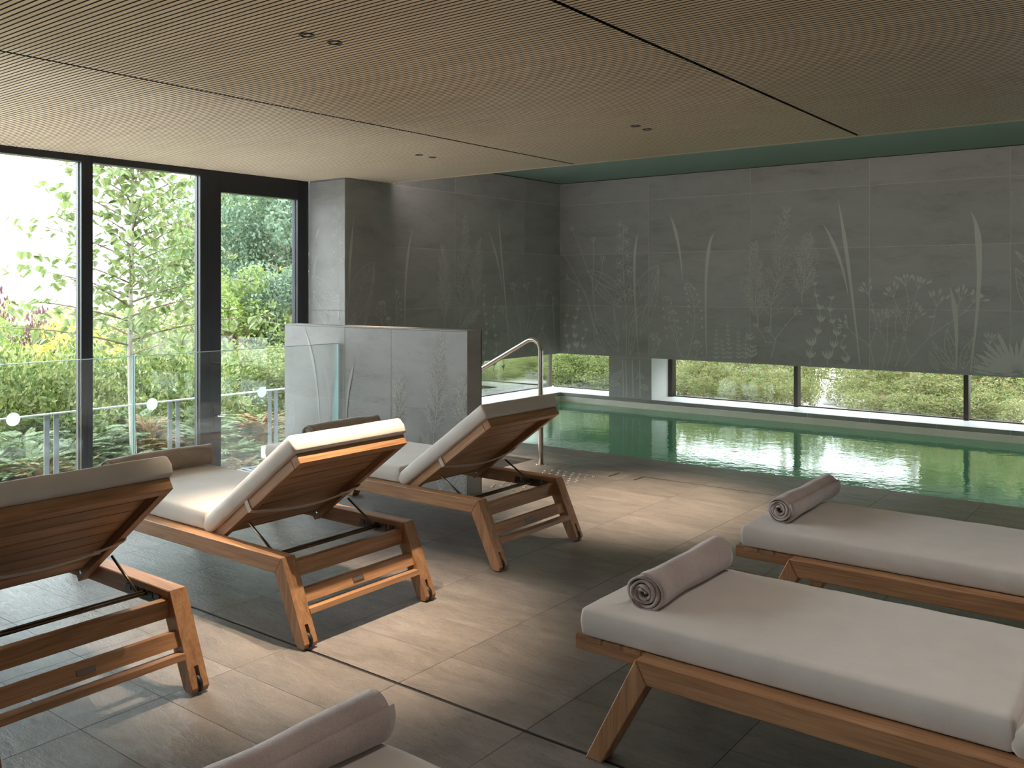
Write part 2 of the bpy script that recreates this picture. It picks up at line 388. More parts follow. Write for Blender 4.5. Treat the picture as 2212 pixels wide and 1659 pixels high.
# ------------------------------------------------------------------ walls
def wall_tiles(parent, us, zs, axis, plane, sgn, thick=.010, gap=.0022):
    """axis 'x': tiles in a Y plane, spread along x; axis 'y': tiles in an X plane"""
    for a, b in zip(us[:-1], us[1:]):
        for z0, z1 in zip(zs[:-1], zs[1:]):
            hu, hz = (b - a) / 2 - gap, (z1 - z0) / 2 - gap
            m = MB()
            if axis == 'x': m.box(-hu, hu, -thick, 0, -hz, hz, .0008)
            else: m.box(-thick, 0, -hu, hu, -hz, hz, .0008)
            o = m.build('wall_tile', wall_m, parent)
            if axis == 'x': o.location = ((a + b) / 2, plane + (0 if sgn < 0 else thick), (z0 + z1) / 2)
            else: o.location = (plane + (0 if sgn > 0 else thick), (a + b) / 2, (z0 + z1) / 2)
ZR = [.574, 1.190, 1.818, 2.442, 2.715]
wb = MB()
wb.box(XB - .02, XR, YB + .0016, YB + .52, .5755, 2.9); wb.box(-5.747, -5.164, YB + .0036, YB + .50, ZS, .58)
wall_back = struct(wb.build('wall_back', wgrout_m))
wall_tiles(wall_back, [XB + 1.2625 * k for k in range(9)], ZR, 'x', YB + .010, -1)
wall_tiles(wall_back, [-5.748, -5.163], [ZS, .574], 'x', YB + .012, -1)
MB().box(-5.166, -5.1625, YB + .004, YB + .44, ZS, .574).build('column_reveal', white_m, wall_back)
YJ = on_x(983, 600, XB).y
ysb = [5.82 + .66, YJ, YJ + 1.2625, YB]
wl = MB(); wl.box(XB - .50, XB - .0016, 6.46, YB + .52, .5755, 2.9); wl.box(XB - .50, XB - .009, 5.82, 6.85, -.1, 2.9)
wall_left = struct(wl.build('wall_left', wgrout_m))
wall_tiles(wall_left, ysb, ZR, 'y', XB, 1)
wall_tiles(wall_left, [6.48, 6.85], [0, .574], 'y', XB, 1)
MB().box(XB - .49, XB + .02, 5.81, 6.47, 0, ZC).build('pier', wgrout_m, wall_left)
MB().box(XB + .018, XB + .028, 5.803, 6.472, 0, ZC - .002, .001).build('wall_tile', wall_m, wall_left)
wall_tiles(wall_left, [XW + .01, XB + .0275], [0, .574, 1.19, ZC - .012], 'x', 5.811, -1)
# sills
struct(MB().box(XB - .004, XR, YB + .004, YB + .55, .03, ZS).build('trim_1', white_m))
struct(MB().box(XB - .52, XB - .004, 6.85, YB + .55, .03, ZS).build('trim_2', white_m))
wr_ = MB(); wr_.box(XR, XR + .1, YR, YB + .5, -1.3, 2.9)
struct(wr_.build('wall_right', plaster_m))
wr_ = MB(); wr_.box(XW - .1, XR + .1, YR - .1, YR, -1.3, 2.9)
struct(wr_.build('wall_rear', plaster_m))

# low partition wall
wlow = struct(MB().box(-5.878, XLW - .0016, YLW + .0016, YLW + .153, -.9, 1.104).build('wall_partition', wgrout_m))
wall_tiles(wlow, [-5.88, -5.166, -4.673, XLW], [-.1, .554, 1.105], 'x', YLW + .010, -1, gap=.001)
MB().box(XLW - .009, XLW, YLW - .0, YLW + .155, .0, 1.105, .001).build('wall_tile', wall_m, wlow)
MB().box(-5.88, XLW, YLW, YLW + .155, 1.1055, 1.114, .001).build('wall_tile', wall_m, wlow)
MB().box(-5.88, XLW, YLW + .146, YLW + .155, -.8, 1.105, .001).build('wall_tile', wall_m, wlow)
MB().box(-5.88, -5.871, YLW, YLW + .155, -.8, 1.105, .001).build('wall_tile', wall_m, wlow)

# ------------------------------------------------------------------ ceiling
def veneer(me):            # oak face below, black core on the sides
    me.materials.append(black_m)
    me.polygons.foreach_set('material_index', [0 if p_.normal.z < -.9 else 1 for p_ in me.polygons]); return me
cl = MB(); cl.box(XW - .1, XR, YR, YC, ZC + .034, ZC + .4); cl.box(XW - .1, XW, YR, YC, ZC + .018, ZC + .034)
ceiling = struct(cl.build('ceiling', black_m))
PX = [(XW + .003, -4.222), (-4.200, -1.887), (-1.866, XR - .003)]
pitch, sw = .0285, .0203
for pi, (x0, x1) in enumerate(PX):
    hx = (x1 - x0) / 2; sl = veneer(MB().box(-hx, hx, -sw / 2, sw / 2, 0, .0335).mesh('slat', oak_x))
    rest = MB(); k = 0; y = 1.45
    while y < YC - sw:
        xx1 = x1
        if pi == 0 and y > 5.81: 
            rest.box(XB + .03, x1, y - sw/2, y + sw/2, ZC, ZC + .0335)
        elif k < 96:
            o = link('slat', sl, ceiling); o.location = ((x0 + x1) / 2, y, ZC)
        else: rest.box(x0, x1, y - sw/2, y + sw/2, ZC, ZC + .0335)
        y += pitch; k += 1
    y = 1.45 - pitch
    while y > YR: rest.box(x0, x1, y - sw/2, y + sw/2, ZC, ZC + .0335); y -= pitch
    so_ = tag(rest.build('slats_beyond', oak_x, ceiling), kind='stuff'); veneer(so_.data)
MB().box(XB + .03, XR, YC - .022, YC + .002, ZC - .001, ZC + .03).build('edge_board', oak_x, ceiling)
cg = MB(); cg.box(XB - .05, XR, YC, YB + .2, ZG, ZG + .1); cg.box(XB - .05, XR, YC - .01, YC + .001, ZC + .03, ZG)
ceil2 = struct(cg.build('ceiling_pool', green_m))
sg = MB(); sg.box(XB - .008, XR, YB - .03, YB + .008, ZG - .004, ZG); sg.box(XB - .008, XB + .03, YC, YB, ZG - .004, ZG)
sg.build('shadow_gap', black_m, ceil2)

# concealed light trough on top of the ceiling edge, washing the pool recess
ct = thing('cove_light', 'concealed linear light on top of the oak ceiling edge above the pool', 'cove light', (-1.5, YC + .012, ZC + .10))
MB().box(-4.9, 4.9, -.010, .0, -.03, .03).build('housing', frame_m, ct)
l = bpy.data.lights.new('cove_lamp', 'AREA'); l.shape = 'RECTANGLE'; l.size = 9.6; l.size_y = .03; l.energy = 9.5; l.color = (1.0, .88, .81)
lo = link('lamp', l, ct); lo.location = (0, .004, 0); lo.rotation_euler = Vector((0, 1, -.12)).to_track_quat('-Z', 'Z').to_euler()
# downlights: a recessed lamp with rings, with its own light
def downlight(label, x, y, energy, cone=52, soft=.012, col=(1.0, .79, .57), group='black downlights in the slatted ceiling'):
    t = thing('downlight', label, 'downlight', (x, y, ZC), group)
    MB().lathe([(.0225, .002), (.0225, -.0035), (.031, -.004), (.033, -.002), (.033, .004)], 28).build('trim_ring', frame_m, t, True)
    MB().lathe([(.0225, -.002), (.020, .004), (.0195, .006), (.017, .008), (.0165, .011), (.014, .013), (.012, .016)], 24).build('baffle', black_m, t, True)
    MB().lathe([(.012, .015), (.006, .0135), (0, .013)], 16).build('lens', steel_m, t, True)
    l = bpy.data.lights.new('downlight_lamp', 'SPOT'); l.energy = energy; l.color = col; l.spot_size = math.radians(cone); l.spot_blend = 1.0; l.shadow_soft_size = soft
    lo = link('lamp', l, t); lo.location = (0, 0, -.006)
DL = 82
for (x, y, lab) in [(-2.94, 2.440, 'black ceiling downlight nearest the camera, left of its pair'), (-2.936, 2.588, 'black ceiling downlight nearest the camera, right of its pair'),
                    (-4.883, 5.170, 'black ceiling downlight by the corner pier, left of its pair'), (-4.884, 5.326, 'black ceiling downlight by the corner pier, right of its pair'),
                    (-2.905, 5.099, 'black ceiling downlight near the pool edge, left of its pair'), (-2.904, 5.249, 'black ceiling downlight near the pool edge, right of its pair')]:
    downlight(lab, x, y, DL)
for x, y in ((-.50, 3.35), (-.55, 2.35), (-.60, 1.0), (1.2, 3.35), (1.2, 1.0), (-2.9, -.2)):      # fill lamps added unseen above the frame to brighten the nearer row
    downlight('unseen wide fill downlight added above the nearer row of loungers', x, y, 7.0, 140, .09, (1.0, .90, .83), 'added fill downlights above the nearer row of loungers')

# ------------------------------------------------------------------ glazed wall
def win(name, y0, y1, z0, z1, fr=(.0, .0, .0, .0), m=frame_m):
    """a pane in the X = XW plane with its frame members given as widths left, right, bottom, top"""
    w = struct(link(name, None)); w.location = (XW, y0, z0); H, L = z1 - z0, y1 - y0
    l, r, b, t = fr
    MB().box(-.09, .0, 0, l, 0, H, .002).build('window_frame', m, w); MB().box(-.09, .0, L - r, L, 0, H, .002).build('window_frame', m, w)
    MB().box(-.09, .0, l, L - r, 0, b, .002).build('window_frame', m, w); MB().box(-.09, .0, l, L - r, H - t, H, .002).build('window_frame', m, w)
    MB().box(-.062, -.050, l - .004, L - r + .004, b - .004, H - t + .004).build('pane', pane_m, w)
    sd = MB(); sd.box(-.050, -.040, L - r - .006, L - r - .0, b, H - t); sd.build('glazing_bead', post_m, w)
    return w
ZB = -1.15
struct(MB().box(XW - .1, XW, YR, 1.473 - 1.062 * 4, ZB, ZC + .019).build('wall_side', plaster_m))
win('window_1', 2.535, 3.597, ZB, ZC + .019, (.046, .046, .06, .075))
win('window_2', 3.597, 4.70, ZB, ZC + .019, (.046, .095, .06, .075))
win('door_1', 4.70, 5.812, ZB, ZC + .019, (.115, .135, .06, .205))
for k in range(5):
    y = 1.473 - 1.062 * k; win('window_%d' % (k + 3), y, y + 1.062, ZB, ZC + .019, (.046, .046, .06, .075))
dr = bpy.data.objects['door_1']
h = MB(); h.tube([(0, .06, 1.42), (.05, .06, 1.42), (.05, .13, 1.42)], .009, 8); h.build('door_handle', steel_m, dr, True)
MB().box(.0, .004, .04, .08, 1.33, 1.52).build('handle_plate', frame_m, dr)
# low windows above the pool
lowv = []
def low_win(name, x0, x1, fl_, frr):
    w = struct(link(name, None)); w.location = (x0, YB + .47, ZS); L, H = x1 - x0, .500
    MB().box(0, L, .025, .036, .012, H).build('pane', pane_m, w)
    MB().box(0, L, .01, .05, 0, .012).build('window_frame', frame2_m, w)
    if fl_: MB().box(0, fl_, -.05, .05, .0, H).build('window_frame', frame2_m, w)
    if frr: MB().box(L - frr, L, -.05, .05, .0, H).build('window_frame', frame2_m, w)
low_win('window_8', -6.90, -5.748, 0, 0)
low_win('window_9', -5.163, -3.566, .055, .045)
low_win('window_10', -3.566, -1.848, .0, .045)
low_win('window_11', -1.848, -.13, 0, .045); low_win('window_12', -.13, 1.59, 0, .045); low_win('window_13', 1.59, XR, 0, .045)
w = struct(link('window_14', None)); w.location = (XB - .46, 6.85, ZS)
MB().box(-.036, -.025, 0, 3.08, .012, .49).build('pane', pane_m, w); MB().box(-.05, -.01, 0, 3.08, 0, .012).build('window_frame', frame2_m, w)
MB().box(-.055, -.02, 3.06, 3.095, .0, .49).build('corner_post', frame2_m, w)

# ------------------------------------------------------------------ glass balustrade
bal = thing('glass_balustrade', 'frameless clear glass balustrade with white dots in front of the tall windows', 'balustrade', (XGL, 0, 0))
for a, b in ((-6.95, -4.4), (-4.39, -2.85), (-2.84, -1.56), (-1.55, .19), (.20, 1.585), (1.595, 2.985), (2.995, 4.645)):
    MB().box(-.008, .008, a + .002, b - .002, .02, .98).build('glass_panel', balu_m, bal)
    e = MB(); e.box(-.0082, .0082, a, b, .98, .9835); e.box(-.0082, .0082, a, a + .002, .02, .98); e.box(-.0082, .0082, b - .004, b, .02, .98); e.build('glass_edge', edge_m, bal)
MB().box(-.03, .03, -6.95, 4.645, -.012, .022).build('base_channel', alu_m, bal)
dm = MB().cyl((0, 0, 0), (1, 0, 0), .0375, .002, 32).mesh('dot', dot_m)
for k in range(-3, 3):
    o = link('dot', dm, bal); o.location = (.0095, 3.107 + .83 * k, .676)

# ------------------------------------------------------------------ handrail
hr = thing('handrail', 'polished steel handrail bending over from a post by the pool corner', 'handrail', (-4.184, 5.833, 0))
path = [(0, 0, .0), (0, 0, .5), (0, 0, .90)]
R_, A = .085, math.radians(152.5)
for k in range(9):
    a = A * k / 8 * .78; path.append((-R_ * (1 - math.cos(a)) * 1.0, 0, .905 + R_ * math.sin(a)))
p = Vector(path[-1]); d = Vector((-.887, 0, -.462))
path += [tuple(p + d * t) for t in (.03, .5, 1.0, 1.35)]
q = Vector(path[-1]); path += [(q.x - .06, 0, q.z - .06), (q.x - .07, 0, q.z - .2), (q.x - .07, 0, -.63)]
MB().tube(path, .021, 16).build('rail', steel_m, hr, True)
MB().lathe([(.0, .008), (.036, .008), (.042, .005), (.042, 0)], 24).build('base_flange', steel_m, hr, True)

# ------------------------------------------------------------------ etched plants on the stone
EK = [0]
class Etch:
    def __init__(s, plane): s.plane = plane; s.mb = MB(); s.k = 0
    def p(s, u, v):                       # picture point -> wall coordinates
        q = on_y(u, v, s.plane[1]) if s.plane[0] == 'y' else on_x(u, v, s.plane[1])
        return Vector(((q.x if s.plane[0] == 'y' else q.y), q.z))
    def to3(s, q):
        if len(s.plane) > 3: q = Vector((max(s.plane[3], min(s.plane[4], q.x)), q.y))
        e = (.0009 + .000006 * s.k) * s.plane[2]
        return (q.x, s.plane[1] + e, q.y) if s.plane[0] == 'y' else (s.plane[1] + e, q.x, q.y)
    def stroke(s, pts, w0, w1=None, prof=None):
        EK[0] += 1; s.k = EK[0] % 350; w1 = w0 if w1 is None else w1; n = len(pts); vs = []
        for i, p_ in enumerate(pts):
            t = (pts[min(i+1, n-1)] - pts[max(i-1, 0)])
            if t.length < 1e-6: t = Vector((0, 1))
            nn = Vector((-t.y, t.x)).normalized(); f = i / (n - 1); w = prof(f) if prof else w0 + (w1 - w0) * f
            vs += [s.to3(p_ + nn * w / 2), s.to3(p_ - nn * w / 2)]
        s.mb.add(vs, [(2*i, 2*i+1, 2*i+3, 2*i+2) for i in range(n-1)])
    def fan(s, pts): EK[0] += 1; s.k = EK[0] % 350; s.mb.add([s.to3(q) for q in pts], [tuple(range(len(pts)))])
    def bez(s, a, b, c, n=14): return [a*(1-t)**2 + b*2*t*(1-t) + c*t*t for t in [i/n for i in range(n+1)]]
    def through(s, a, m, c, n=14): return s.bez(a, m*2 - (a+c)/2, c, n)
    def blob(s, c, rx, ry, ang=0, n=8):
        ca, sa = math.cos(ang), math.sin(ang)
        s.fan([c + Vector((rx*math.cos(t)*ca - ry*math.sin(t)*sa, rx*math.cos(t)*sa + ry*math.sin(t)*ca)) for t in [2*PI*k/n for k in range(n)]])
    def loop(s, c, rx, ry, ang=0, w=.005, n=11):
        ca, sa = math.cos(ang), math.sin(ang)
        s.stroke([c + Vector((rx*math.cos(t)*ca - ry*math.sin(t)*sa, rx*math.cos(t)*sa + ry*math.sin(t)*ca)) for t in [2*PI*k/n for k in range(n+1)]], w)
    def done(s, parent):
        if s.mb.v: s.mb.build('etched_plant', etch_m, parent)
def e_blade(E, tip, mid, base, w=.045):
    a, m, c = E.p(*tip), E.p(*mid), E.p(*base)
    E.stroke(E.through(a, m, c, 20), 0, prof=lambda f: .74 * w * max(.06, min(1, f * 3.2) * (1 - .82 * max(0, (f - .35) / .65))))
def e_tree(E, top, base, w, seed=0, dens=1.0):
    r = random.Random(seed); a, b = E.p(*base), E.p(*top); d = b - a; H = d.length; n = int(13 * dens); up = d.normalized(); side = Vector((up.y, -up.x)); lw = .0042
    st_ = [a + d * (i/14) + side * (math.sin(i * .9 + seed) * .012 * H) for i in range(15)]
    E.stroke(st_, .010, .004)
    for i in range(n):
        f = .12 + .86 * i / n; base_ = a + d * f + side * (math.sin(f * 14 * .9 + seed) * .012 * H)
        for sg_ in (-1, 1):
            L = w * (.55 + .5 * r.random()) * (1 - .75 * max(0, f - .35) / .65)
            an = math.radians(r.uniform(28, 50)); dr_ = up * math.cos(an) + side * sg_ * math.sin(an)
            e = base_ + dr_ * L + up * L * .18; br = E.through(base_, (base_ + e) / 2 - up * L * .06, e, 5); E.stroke(br, lw, .003)
            for k in (1, 2, 3, 4, 5):
                q = br[k]
                for s2 in (-1, 1):
                    if r.random() < .85:
                        a2 = an * sg_ + s2 * math.radians(r.uniform(22, 48)); d2 = up * math.cos(a2) + side * math.sin(a2); l2 = L * r.uniform(.22, .42)
                        e2 = q + d2 * l2; E.stroke([q, q + d2 * l2 * .55, e2 + up * l2 * .08], lw * .85, .0028)
                        if r.random() < .6:
                            a3 = a2 + r.choice((-1, 1)) * .6; E.stroke([q + d2 * l2 * .5, q + d2 * l2 * .5 + (up * math.cos(a3) + side * math.sin(a3)) * l2 * .4], lw * .7, .0025)
def e_bells(E, top, base, n, w, seed=0):
    r = random.Random(seed); a, b = E.p(*base), E.p(*top); d = b - a; sd = Vector((1, 0)); up = Vector((0, 1))
    pt = lambda f: a + d * f + sd * math.sin(f * 7 + seed) * w * .25
    E.stroke([pt(i/16) for i in range(17)], .007, .005)
    for i in range(n):
        f = .08 + .92 * i / (n - 1); q = pt(f); ww = w * (.66 - .38 * f) * r.uniform(.85, 1.1); hh = ww * .85
        tilt = r.uniform(-.25, .25); sd_ = Vector((math.cos(tilt), math.sin(tilt))); u_ = Vector((-math.sin(tilt), math.cos(tilt)))
        E.fan([q - sd_*ww*.12, q + sd_*ww*.12, q + sd_*ww*.42 + u_*hh*.28, q + sd_*ww*.46 + u_*hh*.55, q - sd_*ww*.46 + u_*hh*.55, q - sd_*ww*.42 + u_*hh*.28])
        for k in (-.42, -.15, .15, .42):
            E.fan([q + sd_*ww*(k-.11) + u_*hh*.5, q + sd_*ww*(k+.11) + u_*hh*.5, q + sd_*ww*(k*1.15+.03) + u_*hh*r.uniform(.85, 1.02), q + sd_*ww*(k*1.15-.03) + u_*hh*.9])
def e_orchid(E, top, base, w, seed=0, fl0=.42):
    r = random.Random(seed); a, b = E.p(*base), E.p(*top); d = b - a; sd = Vector((1, 0))
    E.stroke([a + d * (i/14) + sd * math.sin(i*.5) * w * .08 for i in range(15)], .008, .005)
    f = fl0; k = 0
    while f < 1.0:
        s_ = w * (.72 - .36 * (f - fl0) / (1 - fl0)); q = a + d * f + sd * (1 if k % 2 else -1) * s_ * .62
        for j in range(4):
            an = j * PI / 2 + r.uniform(-.3, .3) + .4; E.loop(q + Vector((math.cos(an), math.sin(an))) * s_ * .36, s_ * .36, s_ * .27, an, .0048)
        E.loop(q, s_ * .15, s_ * .15, 0, .0045, 7)
        f += 1.0 * s_ / d.length; k += 1
def e_leaf(E, tip, mid, base, w, veins=7, lw=.005):
    a, m, c = E.p(*base), E.p(*mid), E.p(*tip); sp = E.through(a, m, c, 16); n = len(sp)
    L_, R2 = [], []
    for i, q in enumerate(sp):
        t = (sp[min(i+1, n-1)] - sp[max(i-1, 0)]).normalized(); nn = Vector((-t.y, t.x)); f = i/(n-1); ww = w * math.sin(PI * min(1, f**.8)) * .5
        L_.append(q + nn * ww); R2.append(q - nn * ww)
    E.stroke(L_, lw); E.stroke(R2, lw); E.stroke(sp, lw * .8, lw * .5)
    for k in range(1, veins + 1):
        i = int(1 + (n - 4) * k / (veins + 1))
        E.stroke([sp[i], (sp[i] + L_[i+2]) / 2, L_[min(i+2, n-1)] * .85 + sp[min(i+2, n-1)] * .15], lw * .55); E.stroke([sp[i], R2[min(i+2, n-1)] * .85 + sp[min(i+2, n-1)] * .15], lw * .55)
def e_purse(E, top, mid, base, w, n=9, seed=0):
    r = random.Random(seed); sp = E.through(E.p(*base), E.p(*mid), E.p(*top), 30); E.stroke(sp, .008, .004)
    for k in range(n):
        i = int(9 + 20 * k / n); q = sp[i]; t = (sp[min(i+1, 30)] - sp[i-1]).normalized(); sg_ = 1 if k % 2 else -1
        nn = Vector((-t.y, t.x)) * sg_; e = q + nn * w * (.9 - .5*k/n) + t * w * .55; E.stroke([q, e], .004)
        s_ = w * .30; E.fan([e - nn*s_*.1, e + t*s_*.9 - nn*s_*.35, e + t*s_*1.0 + nn*s_*.5, e + nn*s_*.6])
    q = sp[-1]
    for k in range(6):
        an = PI * (k + .5) / 6; e = q + Vector((math.cos(an), math.sin(an))) * w * .5; E.stroke([q, e], .0035); E.blob(e, .012, .009, an)
def e_chev(E, top, base, w, n=7):
    a, b = E.p(*base), E.p(*top); d = b - a; E.stroke([a, (a + b) / 2, b], .006, .004); sd = Vector((1, 0)); up = Vector((0, 1))
    for i in range(n):
        q = a + d * (i / n); ww = w * (1.1 - .6 * i / n)
        for s_ in (-1, 1):
            e = q + sd * s_ * ww + up * ww * 1.05
            E.fan([q, q + sd*s_*ww*.35 + up*ww*.18, q + sd*s_*ww*.9 + up*ww*.5, e, q + sd*s_*ww*.5 + up*ww*.62, q + up*ww*.38])
def e_branch(E, pts, seed=0, w=.10, lw=.007):
    """polyline stem with forked, budded tips"""
    r = random.Random(seed); P = [E.p(*q) for q in pts]; E.stroke(P, lw, lw * .7)
    t = (P[-1] - P[-2]).normalized(); q = P[-1]; bs = math.atan2(t.y, t.x)
    for k in (-2, -1, 0, 1, 2):
        an = bs + k * .33 + r.uniform(-.1, .1); L = w * r.uniform(.6, 1.1); e = q + Vector((math.cos(an), math.sin(an))) * L
        E.stroke([q, q + (e - q) * .6 + Vector((0, L * .05)), e], lw * .6); E.blob(e, w * .20, w * .085, an); 
        if r.random() < .5: E.loop(e + Vector((math.cos(an), math.sin(an))) * w * .18, w * .11, w * .07, an + .8, .0035, 8)
    for p_ in P[1:-1]:
        for s_ in (-1, 1):
            an = bs + s_ * .9; E.stroke([p_, p_ + Vector((math.cos(an), math.sin(an))) * w * .35], lw * .9, .002)

BK = ('y', YB, -1, XB + .002, XR); BY = ('x', XB, 1, 6.48, YB - .002); PF = ('y', 5.801, -1, XW + .012, XB + .026); PR = ('x', XB + .028, 1, 5.804, 6.470); LW = ('y', YLW, -1, -5.876, XLW - .002)
CA = lambda x, y: (1180 + x / 3.95, 380 + y / 3.95)      # readings off four enlargements
CB = lambda x, y: (1700 + x / 3.687, 380 + y / 3.687)
CC = lambda x, y: (640 + x / 3.3515, 360 + y / 3.3515)
CD = lambda x, y: (590 + x / 5.53, 680 + y / 5.53)
CE = lambda x, y: (890 + x / 5.53, 680 + y / 5.53)
def draw(plane, parent, fn, *a, **k):
    E = Etch(plane); fn(E, *a, **k); E.done(parent)
B_ = wall_back
for a in [(CA(788,480), CA(752,820), CA(788,1530), .05), (CA(1050,318), CA(1125,570), CA(1162,890), .055), (CA(1437,482), CA(1368,800), CA(1368,1545), .06),
          (CB(283,372), CB(410,640), CB(485,940), .05), (CB(404,180), CB(490,720), CB(580,1500), .055), (CB(1462,284), CB(1532,700), CB(1462,1560), .075), (CB(1296,880), CB(1345,1160), CB(1345,1545), .065)]:
    draw(BK, B_, e_blade, *a)
for a in [(CA(1775,560), CA(1800,1290), .19, 1), (CA(2050,250), CA(1905,1330), .20, 2), (CB(165,450), CB(120,1010), .19, 3)]: draw(BK, B_, e_tree, *a, dens=1.5)
draw(BK, B_, e_branch, [CA(1920,1550), CA(1960,1400), CA(1905,1330)], 3, .05); draw(BK, B_, e_branch, [CA(1940,1420), CA(1880,1420), CA(1800,1290)], 4, .05); draw(BK, B_, e_branch, [CA(1955,1390), CA(2040,1280), CB(60,1110)], 5, .08)
for a in [(CA(172,1110), CA(175,1500), 5, .12, 1), (CA(265,990), CA(250,1500), 7, .14, 2), (CA(322,1250), CA(325,1490), 4, .12, 3),
          (CB(255,870), CB(210,1500), 7, .17, 4), (CB(378,985), CB(350,1500), 6, .17, 5), (CB(450,1285), CB(470,1500), 3, .13, 6)]: draw(BK, B_, e_bells, *a)
draw(BK, B_, e_orchid, CA(655,410), CA(682,1530), .17, 1)
for a in [(CA(690,1030), CA(520,900), CA(350,815), .13), (CA(640,1130), CA(500,1010), CA(370,850), .10), (CA(958,760), CA(850,950), CA(655,1310), .26), (CA(955,790), CA(900,1080), CA(800,1360), .12),
          (CA(780,1120), CA(740,1320), CA(715,1530), .09), (CA(415,1210), CA(520,1330), CA(620,1500), .15), (CA(400,1260), CA(450,1400), CA(500,1500), .10), (CA(575,1120), CA(600,1300), CA(615,1420), .05),
          (CB(1155,1308), CB(1230,1430), CB(1335,1540), .07), (CB(1275,1215), CB(1300,1370), CB(1345,1510), .10), (CB(1485,1285), CB(1430,1420), CB(1400,1540), .09), (CB(1135,1395), CB(1165,1470), CB(1205,1550), .06), (CB(1490,1440), CB(1530,1510), CB(1590,1560), .06),
          (CB(1820,600), CB(1860,640), CB(1930,720), .03), (CB(1822,735), CB(1880,880), CB(1930,1080), .10)]: draw(BK, B_, e_leaf, *a, veins=4, lw=.006)
for a in [([CA(450,1410), CA(330,990), CA(190,740), CA(132,640)], 1, .06), ([CA(400,1270), CA(345,1040), CA(280,930), CA(195,880)], 2, .05), ([CA(420,1200), CA(395,950), CA(405,690), CA(402,570)], 3, .06), ([CA(360,830), CA(300,640), CA(228,472)], 4, .06), ([CA(395,1010), CA(470,850), CA(480,730)], 5, .06),
          ([CB(700,1530), CB(662,1350), CB(565,1285), CB(490,1215)], 6, .12), ([CB(760,1520), CB(805,1360), CB(740,1240), CB(745,1170)], 7, .13), ([CB(800,1520), CB(850,1320), CB(940,1230), CB(1020,1140)], 8, .14), ([CB(865,1520), CB(935,1310), CB(975,1090), CB(1045,900)], 9, .15),
          ([CB(935,1230), CB(880,1050), CB(850,970)], 10, .14), ([CB(950,1180), CB(970,1000), CB(945,880)], 11, .12), ([CB(935,1520), CB(1000,1430), CB(1145,1270), CB(1190,1040)], 12, .15), ([CB(1145,1275), CB(1280,1180), CB(1420,1080), CB(1480,1010)], 13, .13),
          ([CB(1340,1130), CB(1365,1040), CB(1380,990)], 14, .13), ([CB(660,1350), CB(715,1220), CB(685,1030), CB(655,950)], 15, .13), ([CB(985,1450), CB(960,1390), CB(935,1310)], 16, .04), ([CB(800,1350), CB(800,1200), CB(808,1130)], 17, .08), ([CB(870,1290), CB(865,1180), CB(870,1130)], 18, .08),
          ([CB(1590,1550), CB(1600,1420), CB(1615,1340)], 19, .11), ([CB(1600,1480), CB(1640,1420), CB(1680,1390)], 20, .06), ([CA(900,1530), CA(920,1440), CA(915,1400)], 21, .09), ([CA(920,1520), CA(960,1450), CA(960,1440)], 22, .08)]: draw(BK, B_, e_branch, *a)
for a in [(CA(1215,955), CA(1268,1200), CA(1205,1550), .10, 12, 1), (CA(1030,1065), CA(1080,1330), CA(1165,1555), .10, 9, 2), (CA(1080,1180), CA(1100,1300), CA(1130,1440), .08, 5, 3), (CA(1285,1430), CA(1290,1500), CA(1270,1555), .06, 4, 4)]: draw(BK, B_, e_purse, a[0], a[1], a[2], a[3], a[4], a[5])
for a in [(CA(1452,1285), CA(1450,1560), .036, 7), (CA(1495,1385), CA(1520,1560), .034, 5), (CA(1545,1250), CA(1568,1560), .036, 8), (CA(1640,1315), CA(1645,1560), .036, 7), (CA(1705,1370), CA(1700,1560), .034, 5), (CA(1770,1430), CA(1750,1550), .06, 3), (CA(1725,1340), CA(1740,1400), .05, 2)]: draw(BK, B_, e_chev, *a)
def e_plume(E, c, n, L, seed):
    r = random.Random(seed); q = E.p(*c)
    for k in range(n):
        an = PI * (.05 + .9 * k / (n - 1)); l = L * r.uniform(.65, 1.0); d = Vector((math.cos(an), math.sin(an) * .9)); nn = Vector((-d.y, d.x)); w_ = l * .048
        E.fan([q + d*l*.1, q + d*l*.45 + nn*w_, q + d*l*.8 + nn*w_*.9, q + d*l, q + d*l*.8 - nn*w_*.9, q + d*l*.45 - nn*w_])
draw(BK, B_, e_plume, CB(1830,1580), 17, .46, 3); draw(BK, B_, e_plume, CB(1690,1590), 9, .24, 4)
for (u0, u1) in ((1352, 1354), (1366, 1368), (1345, 1347), (1382, 1383)):
    E = Etch(('y', YB + .002, -1)); E.stroke([E.p(u0, 778), E.p((u0+u1)/2, 820), E.p(u1, 858)], .012, .018); E.done(B_)
for a in [((1343,800), (1333,812), (1320,824), .07), ((1340,832), (1330,828), (1318,830), .06), ((1374,818), (1382,812), (1392,818), .05), ((1384,838), (1392,836), (1400,842), .06)]:
    E = Etch(('y', YB + .002, -1)); e_leaf(E, a[0], a[1], a[2], a[3], 3, .008); E.done(B_)
L_w = wall_left
for a in [(CC(840,455), CC(795,760), CC(787,1160), .05), (CC(1390,460), CC(1455,680), CC(1490,890), .045), (CC(1460,338), CC(1495,760), CC(1545,1330), .05), (CC(1845,890), CC(1862,1100), CC(1865,1320), .03)]: draw(BY, L_w, e_blade, *a)
for a in [(CC(1062,555), CC(1078,1160), .17, 11), (CC(1230,318), CC(1185,1160), .19, 12), (CC(1328,520), CC(1290,1010), .16, 13)]: draw(BY, L_w, e_tree, *a, dens=1.4)
draw(BY, L_w, e_tree, CC(1330,1040), CC(1190,1165), .10, 14)
for a in [(CC(1372,870), CC(1355,1480), 9, .13, 11), (CC(1442,960), CC(1432,1480), 8, .14, 12), (CC(1480,1210), CC(1492,1480), 4, .10, 13)]: draw(BY, L_w, e_bells, *a)
